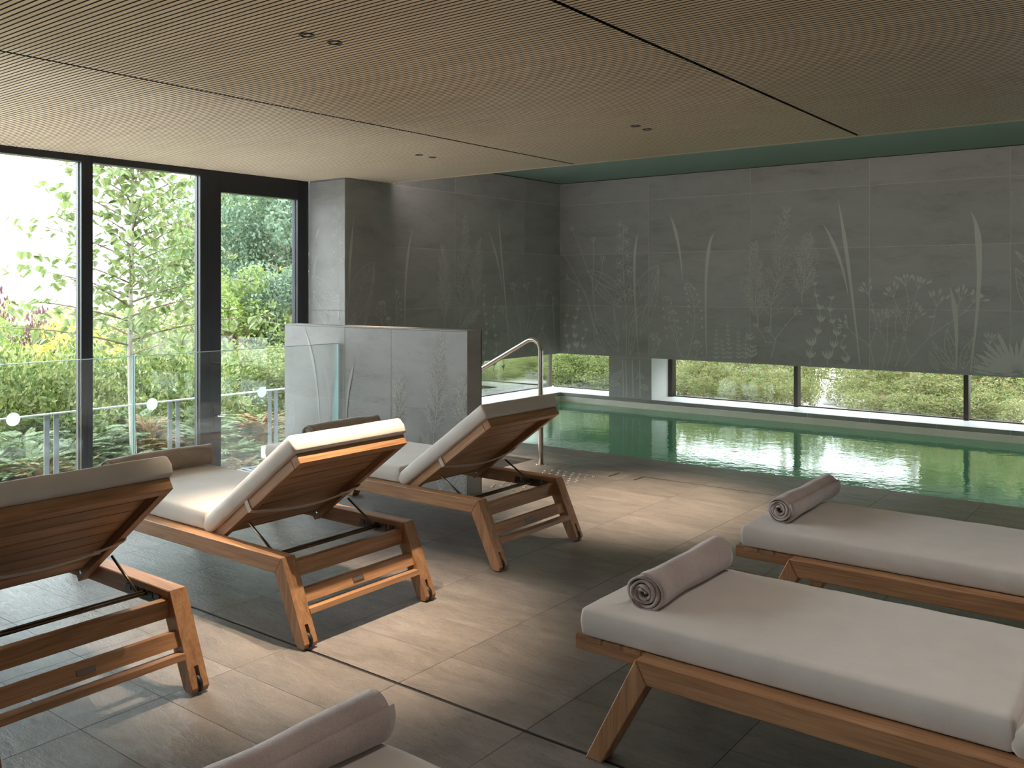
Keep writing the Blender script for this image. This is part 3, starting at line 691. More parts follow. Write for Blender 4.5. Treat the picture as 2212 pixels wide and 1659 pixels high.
for a in [([CC(1580,1240), CC(1530,1130), CC(1500,1060)], 31, .09), ([CC(1640,1330), CC(1620,1150), CC(1600,1020), CC(1575,900)], 32, .10), ([CC(1650,1260), CC(1690,1050), CC(1670,900)], 33, .11), ([CC(1660,1250), CC(1720,1080), CC(1740,1040)], 34, .10), ([CC(1710,1340), CC(1780,1180), CC(1860,1000)], 35, .10), ([CC(1780,1180), CC(1790,1020), CC(1800,950)], 36, .10), ([CC(1840,1330), CC(1780,1180)], 37, .03), ([CC(1740,1000), CC(1755,900), CC(1755,850)], 38, .09)]: draw(BY, L_w, e_branch, *a)
for a in [(CC(715,920), CC(728,1060), CC(710,1165), .07, 8, 5), (CC(622,1000), CC(612,1080), CC(630,1165), .07, 6, 6), (CC(665,1110), CC(668,1140), CC(660,1165), .05, 3, 7)]: draw(BY if a[0][0] > 850 else PR, L_w, e_purse, a[0], a[1], a[2], a[3], a[4], a[5])
draw(PR, L_w, e_blade, CC(418,360), CC(388,700), CC(388,940), .045)
draw(PR, L_w, e_leaf, CC(566,690), CC(480,860), CC(380,1165), .26, 7, .005); draw(PR, L_w, e_leaf, CC(560,720), CC(545,900), CC(490,1165), .05, 3, .005)
draw(PR, L_w, e_leaf, CC(430,1060), CC(415,1110), CC(400,1165), .05, 2, .005)
draw(PF, L_w, e_orchid, CC(295,300), CC(305,1155), .135, 7, .47)
for a in [(CC(325,970), CC(220,900), CC(118,790), .13), (CC(320,935), CC(230,930), CC(190,935), .07), (CC(275,1075), CC(200,1000), CC(125,900), .09), (CC(215,1150), CC(165,1040), CC(125,930), .05), (CC(365,960), CC(330,1040), CC(310,1150), .05), (CC(150,640), CC(135,720), CC(130,790), .02), (CC(168,435), CC(155,480), CC(145,520), .01), (CC(240,1150), CC(225,1080), CC(215,1040), .05)]: draw(PF, L_w, e_leaf, *a, veins=3, lw=.006)
for a in [(CD(378,150), CD(505,720), CD(558,1400), .042), (CD(985,545), CD(905,880), CD(870,1380), .042)]: draw(LW, wlow, e_blade, *a)
draw(LW, wlow, e_leaf, CD(238,1040), CD(190,1240), CD(150,1530), .13, 9, .004)
for a in [(CD(1530,790), CD(1500,1340), .105, 21, .9), (CE(345,215), CE(262,1590), .125, 22, 1.5), (CE(615,730), CE(610,1400), .12, 23, 1.0), (CE(150,1450), CE(140,1900), .12, 24, .8), ((985, 1000), (975, 1075), .10, 25, .6), ((962, 1010), (950, 1075), .10, 26, .6), ((1000,1020), (1002,1075), .08, 27, .5)]: draw(LW, wlow, e_tree, a[0], a[1], a[2], a[3], dens=a[4])

# ------------------------------------------------------------------ sun loungers
def cushion(L, Wd, H, r=.032, puff=.012, seed=1, wr=.0011):
    """rounded, slightly crowned pad: x 0..L, y 0..Wd, z 0..H"""
    def axis(n, l):
        a = [0, .15*r, .4*r, .7*r, r, 1.5*r]; mid = [1.5*r + (l - 3*r) * i / n for i in range(1, n)]
        return a + mid + [l - t for t in a[::-1]]
    X, Y, Z = axis(int(L / .045), L), axis(int(Wd / .045), Wd), [0, .15*r, .4*r, .75*r, H/2, H-.75*r, H-.4*r, H-.15*r, H]
    hx, hy, hz = L/2, Wd/2, H/2; idx = {}; vs = []; fs = []; rr = random.Random(seed); ph = [rr.uniform(0, 6) for _ in range(6)]
    def vert(x, y, z):
        k = (round(x, 5), round(y, 5), round(z, 5))
        if k in idx: return idx[k]
        p_ = Vector((x-hx, y-hy, z-hz)); q = Vector((max(-hx+r, min(hx-r, p_.x)), max(-hy+r, min(hy-r, p_.y)), max(-hz+r, min(hz-r, p_.z)))); d_ = p_ - q
        if d_.length > 1e-9: p_ = q + d_.normalized() * min(r, d_.length if d_.length < r and False else r)
        ax, ay = abs(p_.x)/hx, abs(p_.y)/hy; f = max(0, 1 - ax**3) * max(0, 1 - ay**3)
        p_.z += puff * f * (1 if p_.z > 0 else .0) + wr * math.sin(p_.x*31 + ph[0] + 2*math.sin(p_.y*9+ph[1])) * math.sin(p_.y*17 + ph[2]) * (1 if p_.z > 0 else 0)
        sfac = 1 - (p_.z/hz)**2 if abs(p_.z) < hz else 0
        p_.y += math.copysign(.006 * sfac + wr*.9*math.sin(p_.x*43+ph[3]) * sfac, p_.y) if ay > .9 else 0
        p_.x += math.copysign(.006 * sfac + wr*.9*math.sin(p_.y*43+ph[4]) * sfac, p_.x) if ax > .94 else 0
        # pinched seam at the corners
        if ax > .93 and ay > .9: p_.z *= 1.0
        idx[k] = len(vs); vs.append((p_.x+hx, p_.y+hy, p_.z+hz)); return idx[k]
    def grid(A_, B2, fn, flip):
        for i in range(len(A_)-1):
            for j in range(len(B2)-1):
                f = [fn(A_[i], B2[j]), fn(A_[i+1], B2[j]), fn(A_[i+1], B2[j+1]), fn(A_[i], B2[j+1])]
                fs.append(tuple(f[::-1] if flip else f))
    grid(X, Y, lambda a, b: vert(a, b, 0), True); grid(X, Y, lambda a, b: vert(a, b, H), False)
    grid(X, Z, lambda a, b: vert(a, 0, b), False); grid(X, Z, lambda a, b: vert(a, Wd, b), True)
    grid(Y, Z, lambda a, b: vert(0, a, b), True); grid(Y, Z, lambda a, b: vert(L, a, b), False)
    m = MB(); m.v = vs; m.f = fs; return m

LWD = .748                      # overall width
RT, RB = .335, .268             # rail top and bottom
HING, BANG = 1.265, math.radians(36.0)
def make_lounger():
    t = link('sun_lounger', None); t.empty_display_size = .1
    for y0, y1 in ((0, .066), (LWD - .066, LWD)):
        MB().prism_y([(.25, RT), (1.806, RT), (1.762, RB), (.288, RB)], y0, y1, .003).build('side_rail', teak_x, t)
        MB().prism_y([(.25, RT - .001), (.288, RB), (.137, 0), (.080, 0)], y0 + .0006, y1 - .0006, .003).build('leg', teak_z, t)
        # head leg: solid above, forked below for the wheel
        lerp = lambda a, b, f: (a[0] + (b[0]-a[0])*f, a[1] + (b[1]-a[1])*f)
        o0, o1, i0, i1 = (1.806, RT - .001), (1.951, .012), (1.762, RB), (1.893, .012)
        fz = .245; oc, ic = lerp(o1, o0, fz), lerp(i1, i0, fz)
        leg = MB(); leg.prism_y([o0, oc, ic, i0], y0 + .0006, y1 - .0006); ym = (y0 + y1) / 2
        leg.prism_y([oc, lerp(o1, o0, .04), (1.938, .006), (1.905, .006), lerp(i1, i0, .03), ic], y0 + .0006, ym - .008); leg.prism_y([oc, lerp(o1, o0, .04), (1.938, .006), (1.905, .006), lerp(i1, i0, .03), ic], ym + .008, y1 - .0006)
        lg = leg.build('leg', teak_z, t)
        MB().cyl((1.919, ym, .030), (0, 1, 0), .030, .013, 20).build('wheel', rubber_m, lg, True)
    MB().box(1.765, 1.795, .064, LWD - .064, .238, .304, .002).build('cross_rail', teak_y, t)
    c2 = MB().prism_y([(1.828, .204), (1.850, .204), (1.872, .157), (1.850, .157)], .064, LWD - .064).build('cross_rail', teak_y, t)
    MB().prism_y([(1.862, .139), (1.900, .139), (1.907, .120), (1.869, .120)], .064, LWD - .064).build('cross_rail', teak_y, t)
    MB().prism_y([(.245, .300), (.275, .300), (.250, .245), (.220, .245)], .064, LWD - .064).build('cross_rail', teak_y, t)
    # small plate with a raised border and strokes on the middle rail
    pl = link('name_plate', None, c2); pl.location = (1.8618, LWD / 2 - .02, .1805); pl.rotation_euler = (0, -math.atan2(.022, .047), 0)
    q = MB(); q.box(-.0002, .0016, -.030, .030, -.010, .010); q.box(.0016, .0026, -.030, .030, .0085, .010); q.box(.0016, .0026, -.030, .030, -.010, -.0085); q.box(.0016, .0026, -.030, -.0285, -.010, .010); q.box(.0016, .0026, .0285, .030, -.010, .010)
    pm = q.mesh('name_plate', plate_m)
    bpy.data.objects.remove(pl); pl = link('name_plate', pm, c2); pl.location = (1.8618, LWD / 2 - .02, .1805); pl.rotation_euler = (0, math.atan2(.022, .047) * -1 + 0, 0)
    # platform
    for y0 in (.069, LWD - .069 - .034): MB().box(.0, HING - .02, y0, y0 + .034, .286, .331, .002).build('platform_rail', teak_x, t)
    MB().box(.0, .030, .103, LWD - .103, .286, .331, .002).build('platform_end', teak_y, t)
    sm = MB().box(-.029, .029, .066, LWD - .066, .3165, .3335, .0015).mesh('slat', teak_y)
    for k in range(18):
        o = link('slat', sm, t); o.location = (.066 + k * .0685, 0, 0)
    # backrest, hinged
    b = link('backrest', MB().box(.64, .6845, .069, LWD - .069, -.030, .015, .002).mesh('backrest', teak_y), t)
    b.location = (HING, 0, RT - .012); b.rotation_euler = (0, -BANG, 0)
    for y0 in (.069, LWD - .069 - .034): MB().box(-.055, .6395, y0, y0 + .034, -.030, .015, .002).build('back_rail', teak_x, b)
    bs = MB().box(-.0375, .0375, .1035, LWD - .1035, -.002, .013, .0015).mesh('back_slat', teak_y)
    for k in range(8):
        o = link('back_slat', bs, b); o.location = (.044 + k * .0805, 0, 0)
    for y0 in (.1032, LWD - .1032):
        bl = MB().cyl((-.012, y0, -.010), (0, 1, 0), .008, .006, 14); bl.build('bolt', steel_m, b, True)
    # cushions
    cushion(1.175, .632, .088, .015, .008, 3).build('seat_cushion', cushion_m, t, True).location = (.03, .058, RT)
    cushion(.735, .632, .080, .013, .004, 5).build('back_cushion', cushion_m, b, True).location = (-.035, .058, .016)
    # strap round the backrest
    sp = MB(); xs_, w_ = .285, .012
    for ya, yb in ((.058, .069), (LWD - .069, LWD - .058)): pass
    loopn = [(.0675, .020), (.0672, .0), (.0668, -.020), (.068, -.0325), (.084, -.037)]
    n = 18; sag = [(.084 + (LWD - .168) * i / n, -.037 - .028 * math.sin(PI * i / n)) for i in range(1, n)]
    lp2 = [(LWD - y, z) for y, z in loopn[::-1]]
    P_ = loopn + sag + lp2; vs = []
    for y, z in P_: vs += [(xs_ - w_, y, z), (xs_ + w_, y, z)]
    sp.add(vs, [(2*i, 2*i+1, 2*i+3, 2*i+2) for i in range(len(P_)-1)])
    so = sp.build('strap', strap_m, b); md = so.modifiers.new('thick', 'SOLIDIFY'); md.thickness = .0025
    MB().box(xs_ - .016, xs_ + .016, LWD - .20, LWD - .165, -.056, -.050, .001).build('buckle', strap_m, b)
    # strut: two rods and a bar resting in racks
    for y in (.094, LWD - .094): MB().tube([(1.470, y, .405), (1.645, y, .303)], .0052, 8).build('strut', brass_m, t, True)
    MB().tube([(1.645, .066, .303), (1.645, LWD - .066, .303)], .0052, 8).build('strut_bar', brass_m, t, True)
    MB().tube([(1.659, .066, .2985), (1.659, LWD - .066, .2985)], .0062, 8).build('rack_bar', brass_m, t, True)
    for y0, y1 in ((.066, .0705), (LWD - .0705, LWD - .066)):
        r_ = MB(); r_.box(1.52, 1.755, y0, y1, .276, .290)
        for k in range(5): r_.box(1.525 + k * .048, 1.556 + k * .048, y0, y1, .290, .310)
        r_.build('rack', rubber_m, t)
    return t
SPOTS = [(-4.690, 2.268, 'teak lounger in the middle of the window row, warm lamplight on its raised back'),
         (-4.690, 1.101, 'teak lounger at the left edge of the picture, only its head end in view'),
         (-4.690, 3.482, 'teak lounger beside the low stone wall, nearest the handrail'),
         (-1.545, 2.268, 'teak lounger with flat cream cushion, middle of the row nearest the camera'),
         (-1.545, 3.476, 'teak lounger with flat cream cushion, closest to the pool edge on the right'),
         (-1.570, .690, 'teak lounger cut off by the bottom edge of the picture')]
proto = make_lounger()
for i, (x, y, lab) in enumerate(SPOTS):
    o = proto if i == 0 else copy_tree(proto)
    o.location = (x, y, 0); tag(o, lab, 'sun lounger', 'teak sun loungers')

# ------------------------------------------------------------------ rolled towels
def towel(seed, L, R, mat_):
    r = random.Random(seed); th, gap = .0085, .0028; turns = (R - .010) / (th + gap); n = int(turns * 26); ny = 26
    ph = [r.uniform(0, 6) for _ in range(8)]; vs = []; fs = []
    def pt(a, y, off):
        rad = .010 + (th + gap) * a / (2*PI) + off
        f = min(1, a / (2*PI*1.5)); rad *= 1 + .05*f*math.sin(2*a*.5 + ph[0]) + .035*math.sin(a*1.7 + ph[1]) * f
        rad *= 1 + .05*math.sin(y*11 + ph[2]) + .03*math.sin(y*23 + a*.9 + ph[3])
        x, z = rad*math.cos(a), rad*math.sin(a)*.96
        return x, z
    e0 = [r.uniform(-.008, .008) for _ in range(40)]
    for j in range(ny+1):
        fy = j/ny
        for i in range(n+1):
            a = turns*2*PI*i/n - 1.0; sh = (.006*math.sin(a*.9 + ph[4]) + .004*math.sin(a*2.3 + ph[5])) * (1 if fy < .5 else -1) * abs(fy-.5)*2
            y = fy*L + sh
            a2 = max(a, 0)
            xo, zo = pt(a2, fy*L, th/2); xi, zi = pt(a2, fy*L, -th/2)
            vs += [(xo, y, zo), (xi, y, zi)]
    w2 = 2*(n+1)
    for j in range(ny):
        for i in range(n):
            A_ = j*w2 + 2*i
            fs.append((A_, A_+2, A_+2+w2, A_+w2)); fs.append((A_+1, A_+1+w2, A_+3+w2, A_+3))
    for i in range(n):
        fs.append((2*i, 2*i+1, 2*i+3, 2*i+2)); b_ = ny*w2 + 2*i; fs.append((b_, b_+2, b_+3, b_+1))
    for j in range(ny):
        A_ = j*w2 + 2*n; fs.append((A_, A_+1, A_+1+w2, A_+w2))
    V = np.array(vs); zmin = V[:, 2].min()
    fl_ = zmin + .010; low = V[:, 2] < fl_; V[low, 2] = fl_ - (fl_ - V[low, 2]) * .25
    V[:, 2] -= V[:, 2].min()
    m = MB(); m.v = [tuple(p_) for p_ in V]; m.f = fs
    return m.mesh('rolled_towel', mat_, True)
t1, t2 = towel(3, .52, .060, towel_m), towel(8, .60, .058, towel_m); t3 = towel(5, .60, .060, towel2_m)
ZT = RT + .085 + .010
for x, y, z, rz, me, lab in [(-1.352, 2.415, ZT, 0, t1, 'rolled taupe towel on the middle lounger of the row nearest the camera'), (-1.402, 3.655, ZT, 0, t2, 'rolled taupe towel on the lounger closest to the pool'),
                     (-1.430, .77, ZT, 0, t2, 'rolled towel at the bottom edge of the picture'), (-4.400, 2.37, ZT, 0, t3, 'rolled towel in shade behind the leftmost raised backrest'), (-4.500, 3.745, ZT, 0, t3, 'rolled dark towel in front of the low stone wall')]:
    o = link('rolled_towel', me); o.location = (x, y, z - .004); o.rotation_euler = (0, 0, rz); tag(o, lab, 'towel', 'rolled towels on the loungers')

# ------------------------------------------------------------------ outside: ground
def smooth(a, b, x):
    t = max(0, min(1, (x - a) / (b - a))); return t * t * (3 - 2 * t)
def ground_z(x, y): return -1.25 + 1.15 * smooth(8.0, 9.6, y) + .9 * smooth(-14, -40, x) * 0
def grid_mesh(name, xs_, ys_, zf, m):
    vs = [(x, y, zf(x, y)) for y in ys_ for x in xs_]; n = len(xs_)
    fs = [(j*n+i, j*n+i+1, (j+1)*n+i+1, (j+1)*n+i) for j in range(len(ys_)-1) for i in range(n-1)]
    mb = MB(); mb.v = vs; mb.f = fs; return struct(mb.build(name, m, None, True))
grid_mesh('ground_garden', [-400, -200, -100, -60, -40, -30, -20, -15, -12, -10, -8.5, -7.07], [-60, -20, 0, 3, 5, 6, 6.5, 7, 7.5, 8, 8.5, 9, 9.5, 11, 14, 20, 40, 100, 300], ground_z, soil_m)
grid_mesh('ground_gravel', [-7.07, -5, -2, 0, 4, 8, 20, 60], [9.99, 11, 13, 16, 20, 40, 100], lambda x, y: .0, gravel_m)

# ------------------------------------------------------------------ outside: plants
def leaves(c, d, up, size, asp, fold=.12):
    """kite shaped leaves: centres c, long axes d, side reference up (all N,3), sizes N -> verts, faces"""
    n = len(c); d = d / np.linalg.norm(d, axis=1)[:, None]; s = np.cross(d, up); s /= (np.linalg.norm(s, axis=1)[:, None] + 1e-9); nn = np.cross(s, d)
    L = size[:, None]; w = L * asp
    v = np.stack([c - d*L*.5, c + s*w*.5 - d*L*.02 + nn*L*fold, c + d*L*.5, c - s*w*.5 - d*L*.02 + nn*L*fold], 1).reshape(-1, 3)
    f = np.arange(4*n).reshape(-1, 4); return v, f
def rng_dirs(g, n):
    v = g.normal(size=(n, 3)); return v / np.linalg.norm(v, axis=1)[:, None]
def lump(d, ph):
    return 1 + .16*np.sin(d[:, 0]*5 + ph[0])*np.sin(d[:, 1]*5 + ph[1]) + .14*np.sin(d[:, 2]*7 + ph[2] + d[:, 0]*4) + .08*np.sin(d[:, 1]*13 + ph[3])*np.sin(d[:, 2]*11 + ph[4])
def bush_mesh(name, seed, n, size, asp, m, flat=1.0, inner=.35, droop=0.0):
    """unit bush: radius 1 in x and y, from z 0 to 2"""
    g = np.random.default_rng(seed); d = rng_dirs(g, n); ph = g.uniform(0, 6, 5)
    r = np.where(g.random(n) < inner, g.uniform(.35, .9, n), 1 - np.abs(g.normal(0, .07, n))) * lump(d, ph)
    c = d * r[:, None] * np.array([1, 1, flat]); c[:, 2] += flat; c[:, 2] = np.maximum(c[:, 2], .02)
    ax = d * .7 + rng_dirs(g, n) * .8 + np.array([0, 0, .25 - droop])
    v, f = leaves(c, ax, rng_dirs(g, n), g.uniform(.6, 1.3, n) * size, asp); return np_mesh(name, v, f, m)
def spray_mesh(name, seed, nsp, m, leaflet=.115, per=24, length=.75):
    """feathery conifer, unit size like bush_mesh"""
    g = np.random.default_rng(seed); C, D, U, Z = [], [], [], []
    for k in range(nsp):
        d = rng_dirs(g, 1)[0]; d[2] = abs(d[2]) * .55 + .02; d /= np.linalg.norm(d); hz_ = g.random() ** .7; st_ = d * g.uniform(.1, .75) * (1 - .45 * hz_); st_[2] = .15 + 1.45 * hz_; d[2] *= .55
        L = length * g.uniform(.6, 1.15); side = np.cross(d, [0, 0, 1]); side /= np.linalg.norm(side) + 1e-6
        for i in range(per):
            f = i / per; q = st_ + d * L * f + np.array([0, 0, -.16 * L * f * f + .05 * f]); w = leaflet * (1.15 - .75 * f)
            for s_ in (-1, 1):
                a = d * .75 + side * s_ * .85 + np.array([0, 0, .12]); C.append(q + a * w * .45); D.append(a); U.append(np.cross(side, d) + g.normal(0, .25, 3)); Z.append(w)
    C = np.array(C); C[:, 2] = np.maximum(C[:, 2], .01); v, f = leaves(C, np.array(D), np.array(U), np.array(Z), .26, .02); return np_mesh(name, v, f, m)
stem_mesh = MB().tube([(0, 0, 0), (.02, .01, .5), (-.03, .02, 1.0)], [.05, .04, .02], 7).tube([(0, 0, .1), (.25, .1, .8)], [.03, .015], 6).tube([(0, 0, .1), (-.2, -.22, .8)], [.03, .015], 6).mesh('stem', brown_m, True)
def plant(name, me, loc, rx, h, label, cat, group=None, rz=0.0, stem=True):
    t = thing(name, label, cat, loc, group, rz); t.scale = (rx, rx, h / 2)
    link('foliage', me, t)
    if stem: link('stem', stem_mesh, t)
    return t
laurels = [bush_mesh('foliage', 10 + k, 11000, .078, .48, laurel_m, inner=.3) for k in range(3)]
yews = [spray_mesh('foliage', 20 + k, 260, yew_m, length=.55) for k in range(3)]
rusts = [spray_mesh('foliage', 30 + k, 200, rust_m, length=.5) for k in range(2)]
def place(u, vtop, X, rx, me, name, label, cat, group, seed=0, zb=None):
    q = on_x(u, vtop, X); z0 = ground_z(q.x, q.y) if zb is None else zb
    plant(name, me, (q.x, q.y, z0), rx, max(.3, q.z - z0) * (1.12 if me in yews or me in rusts else 1.0), label, cat, group, rz=seed * 1.7)
ORD = ['first', 'second', 'third', 'fourth', 'fifth', 'sixth', 'seventh', 'eighth', 'ninth', 'tenth', 'eleventh', 'twelfth', 'thirteenth', 'fourteenth']
BINS = [(-999, 188, 'the leftmost tall window'), (188, 455, 'the second tall window'), (455, 999, 'the glazed door'), (999, 1730, 'the first long low window'), (1730, 2095, 'the middle low window'), (2095, 9999, 'the right-hand low window')]
def ordinal(u, us, what):
    a, b, nm = [q for q in BINS if q[0] <= u < q[1]][0]; row = sorted(x for x in us if a <= x < b)
    if len(row) == 1: return '%s seen in %s' % (what, nm)
    return '%s in %s, %s from the left' % (what, nm, ORD[row.index(u)])
k = 0
HS, CS, RS = (-40, 45, 120, 190, 255, 325, 395, 455, -100, 520, 590, 640), (-30, 40, 75, 150, 215, 260, 395, 440, 500, 545, 610, 350, 570, 120, 300, 420), (325, 565, 85, 525, 180)
for u, vt, X in [(-40, 770, -10.6), (45, 755, -11.4), (120, 775, -10.7), (190, 745, -11.6), (255, 770, -11.0), (325, 745, -11.8), (395, 758, -11.0), (455, 750, -12.2), (-100, 735, -12), (520, 760, -11.6), (590, 750, -12.5), (640, 770, -11.4)]:
    place(u, vt, X, .85, laurels[k % 3], 'hedge_shrub', ordinal(u, HS, 'leafy yellow-green hedge shrub'), 'shrub', 'leafy shrubs in the hedge outside the tall windows', k); k += 1
for u, vt, X in [(-30, 960, -8.95), (40, 915, -9.3), (75, 965, -8.75), (150, 930, -9.1), (215, 905, -9.4), (260, 975, -8.8), (395, 960, -8.85), (440, 905, -9.5), (500, 950, -9.0), (545, 890, -9.7), (610, 930, -9.3), (350, 985, -8.6), (570, 960, -8.8), (120, 875, -9.9), (300, 880, -9.9), (420, 870, -10.1)]:
    place(u, vt, X, .66, yews[k % 3], 'conifer_shrub', ordinal(u, CS, 'feathery green conifer'), 'shrub', 'feathery green conifers behind the outdoor railing', k); k += 1
for u, vt, X, r in [(325, 890, -9.45, .40), (565, 880, -9.25, .5), (85, 990, -8.55, .42), (525, 985, -8.6, .38), (180, 985, -8.7, .36)]:
    place(u, vt, X, r, rusts[k % 2], 'rusty_conifer', ordinal(u, RS, 'rust-orange feathery shrub'), 'shrub', 'rust-coloured shrubs among the conifers', k); k += 1
gold = bush_mesh('foliage', 41, 3600, .12, .5, gold_m); plum = bush_mesh('foliage', 42, 2600, .12, .55, plum_m); pink = bush_mesh('foliage', 43, 2600, .13, .3, pink_m); lime = bush_mesh('foliage', 44, 4200, .10, .45, tree3_m)
place(145, 700, -13.6, .95, gold, 'yellow_shrub', 'bright yellow shrub seen through the leftmost tall window', 'shrub', None, 1)
place(88, 690, -15.2, .5, plum, 'purple_shrub', 'dark purple-leaved shrub behind the yellow shrub', 'shrub', None, 2)
place(120, 660, -18.5, 1.5, pink, 'pink_plume_shrub', 'pale pinkish shrub at the back of the garden on the left', 'shrub', None, 3)
place(5, 672, -16, 1.0, lime, 'lime_shrub', 'tall lime green shrub at the left edge of the picture', 'shrub', None, 4)
place(-35, 640, -17.5, .6, plum, 'red_shrub', 'reddish shrub cut off by the left edge of the picture', 'shrub', None, 5)
place(405, 655, -17, 1.1, pink, 'dry_grass', 'pale brown dry shrub between the young tree and the door frame', 'shrub', None, 6)
place(330, 668, -16.5, 1.2, lime, 'pale_shrub', 'light green shrub behind the trunk of the young tree', 'shrub', None, 7)

# larger trees
def crown_tree(name, u, v, X, r, fl, n, leaf, m, label, seed, branches=7, bm_=None):
    q = on_x(u, v, X); z0 = ground_z(q.x, q.y)
    t = thing(name, label, 'tree', (q.x, q.y, z0)); H = q.z - z0
    g = np.random.default_rng(seed); blobs = []; C = []; A_ = []
    for k_ in range(26):
        d = rng_dirs(g, 1)[0]; blobs.append((d * np.array([r, r, r * fl]) * g.uniform(.35, .85), r * g.uniform(.22, .42)))
    for k_ in range(n):
        b_, br = blobs[int(g.random() * len(blobs))]; d = rng_dirs(g, 1)[0]; C.append(b_ + d * br * (1 - abs(g.normal(0, .18)))); A_.append(d)
    C = np.array(C); C[:, 2] += H; A_ = np.array(A_)
    vv, ff = leaves(C, A_ * .5 + rng_dirs(g, n) * .8 + np.array([0, 0, -.15]), rng_dirs(g, n), g.uniform(.6, 1.4, n) * leaf, .5)
    link('foliage', np_mesh('foliage', vv, ff, m), t)
    b = MB(); b.tube([(0, 0, 0), (.06, .05, H * .4), (.02, -.05, H * .75), (.1, 0, H + r * fl * .3)], [.17, .14, .10, .04], 9)
    rr = random.Random(seed)
    for k_ in range(branches):
        z = H * (.45 + .55 * k_ / branches); a = rr.uniform(0, 2*PI); L = r * rr.uniform(.55, .85); e = Vector((math.cos(a) * L, math.sin(a) * L, z + L * rr.uniform(.1, .6)))
        b.tube([(0.03, 0, z), tuple(Vector((0.03, 0, z)).lerp(e, .5) + Vector((0, 0, .12))), tuple(e)], [.06, .04, .015], 6)
    b.build('trunk', bm_ or brown_m, t, True)
crown_tree('blue_green_tree', 640, 500, -17.5, 2.3, 1.5, 20000, .10, tree2_m, 'tall blue-green tree filling the right of the glazed door', 51)
crown_tree('broad_tree', 560, 540, -20.5, 3.3, 1.25, 34000, .12, tree_m, 'large green tree filling the left of the glazed door', 52, 12)
crown_tree('lime_tree', 520, 715, -14.5, 1.25, 1.1, 9000, .085, tree3_m, 'small bright lime green tree low in the glazed door', 53)
crown_tree('pale_tree', 425, 520, -23, 1.7, 1.5, 4200, .13, tree_m, 'sparse pale tree behind the frame left of the glazed door', 54)
crown_tree('door_shrub_tree', 620, 700, -14.2, 1.2, 1.3, 9000, .08, tree2_m, 'grey-green bushy tree just above the low stone wall', 55)

# young linden by the railing
def linden():
    q = on_x(285, 760, -8.95); z0 = ground_z(q.x, q.y)
    t = thing('young_tree', 'young linden tree with large heart-shaped leaves outside the tall windows', 'tree', (q.x, q.y, z0)); r = random.Random(5); H = 4.75
    tr_ = lambda z: Vector((.03 * math.sin(z * 1.3), .03 * math.cos(z * 1.7), z))
    MB().tube([tr_(H * i / 14) for i in range(15)], [.042 - .036 * i / 14 for i in range(15)], 10).build('trunk', bark_m, t, True)
    spots = []
    br = MB()
    for k_ in range(52):
        z = 1.95 + (H - 2.15) * k_ / 52; a = k_ * 2.399 + r.uniform(-.3, .3); f = (z - 1.95) / (H - 1.95)
        L = (1.5 - 1.08 * f) * r.uniform(.75, 1.1); el = .30 + .55 * f
        s0 = tr_(z); dv = Vector((math.cos(a) * math.cos(el), math.sin(a) * math.cos(el), math.sin(el)))
        pts = [s0 + dv * L * i / 6 + Vector((0, 0, -.16 * L * (i / 6) ** 2)) for i in range(7)]
        br.tube(pts, [.011 - .0085 * i / 6 for i in range(7)], 5)
        for i in range(1, 7):
            for s_ in range(6 if i < 6 else 8):
                tw = pts[i] + Vector((r.uniform(-1, 1), r.uniform(-1, 1), r.uniform(-.6, .35))) * .16
                if r.random() < .5: br.tube([pts[i], (pts[i] + tw) / 2 + Vector((0, 0, .015)), tw], .002, 3)
                spots.append((tw, dv))
    br.build('branches', brown_m, t, True)
    # heart-shaped leaf, hanging from its stalk
    o2 = [(0, .0), (.032, .012), (.048, -.012), (.046, -.040), (.028, -.074), (0, -.105)]
    vs = [(x, 0, z) for x, z in o2] + [(-x, 0, z) for x, z in o2[1:-1]]; vs = [(x, .010 * (abs(x) / .048) ** 1.5 * 1.6 + .006 * math.sin(z * 40), z) for x, _, z in vs]
    fs = [(0, 1, 2), (0, 2, 3), (0, 3, 4), (0, 4, 5), (0, 6, 7), (0, 7, 8), (0, 8, 9), (0, 9, 5)]
    lm = MB(); lm.v = vs + [(-.0012, .001, .03), (.0012, .001, .03)]; lm.f = fs + [(0, 10, 11)]; me = lm.mesh('leaf', linden_m, True)
    me.materials.clear(); me.materials.append(linden_m)
    r.shuffle(spots); rest_v, rest_f = [], []
    camd = Vector((0, 0, CAM_H)) - Vector((q.x, q.y, z0))
    vis = [s_ for s_ in spots if s_[0].z < 4.5]
    for k_, (c, dv) in enumerate(vis):
        rot = Matrix.Rotation(r.uniform(0, 2*PI), 4, 'Z') @ Matrix.Rotation(r.uniform(-1.5, -.35), 4, 'X') @ Matrix.Rotation(r.uniform(-.6, .6), 4, 'Y'); sc = r.uniform(.62, 1.0)
        if k_ < 300:
            o = link('leaf', me, t); o.location = c; o.rotation_euler = rot.to_euler(); o.scale = (sc, sc, sc)
        else:
            n0 = len(rest_v); rest_v += [tuple(c + (rot @ (Vector(v_) * sc))) for v_ in lm.v]; rest_f += [tuple(i + n0 for i in f_) for f_ in lm.f]
    m2 = MB(); m2.v = rest_v; m2.f = rest_f; tag(m2.build('leaves_beyond', linden_m, t, True), kind='stuff')
linden()

# outdoor railing
rl = thing('outdoor_railing', 'thin metal railing with paired flat posts outside the tall windows', 'railing', (-8.0, 0, ground_z(-8, 3))); zr = .308 - ground_z(-8, 3)
MB().box(-.02, .02, -3.0, 6.6, zr - .012, zr).build('top_rail', alu_m, rl)
pm_ = MB().box(-.006, .006, -.022, .022, 0, zr - .012).mesh('post', post_m)
for k in range(-5, 3):
    for dy in (-.042, .042):
        o = link('post', pm_, rl); o.location = (0, 3.809 + 1.183 * k + dy, 0)
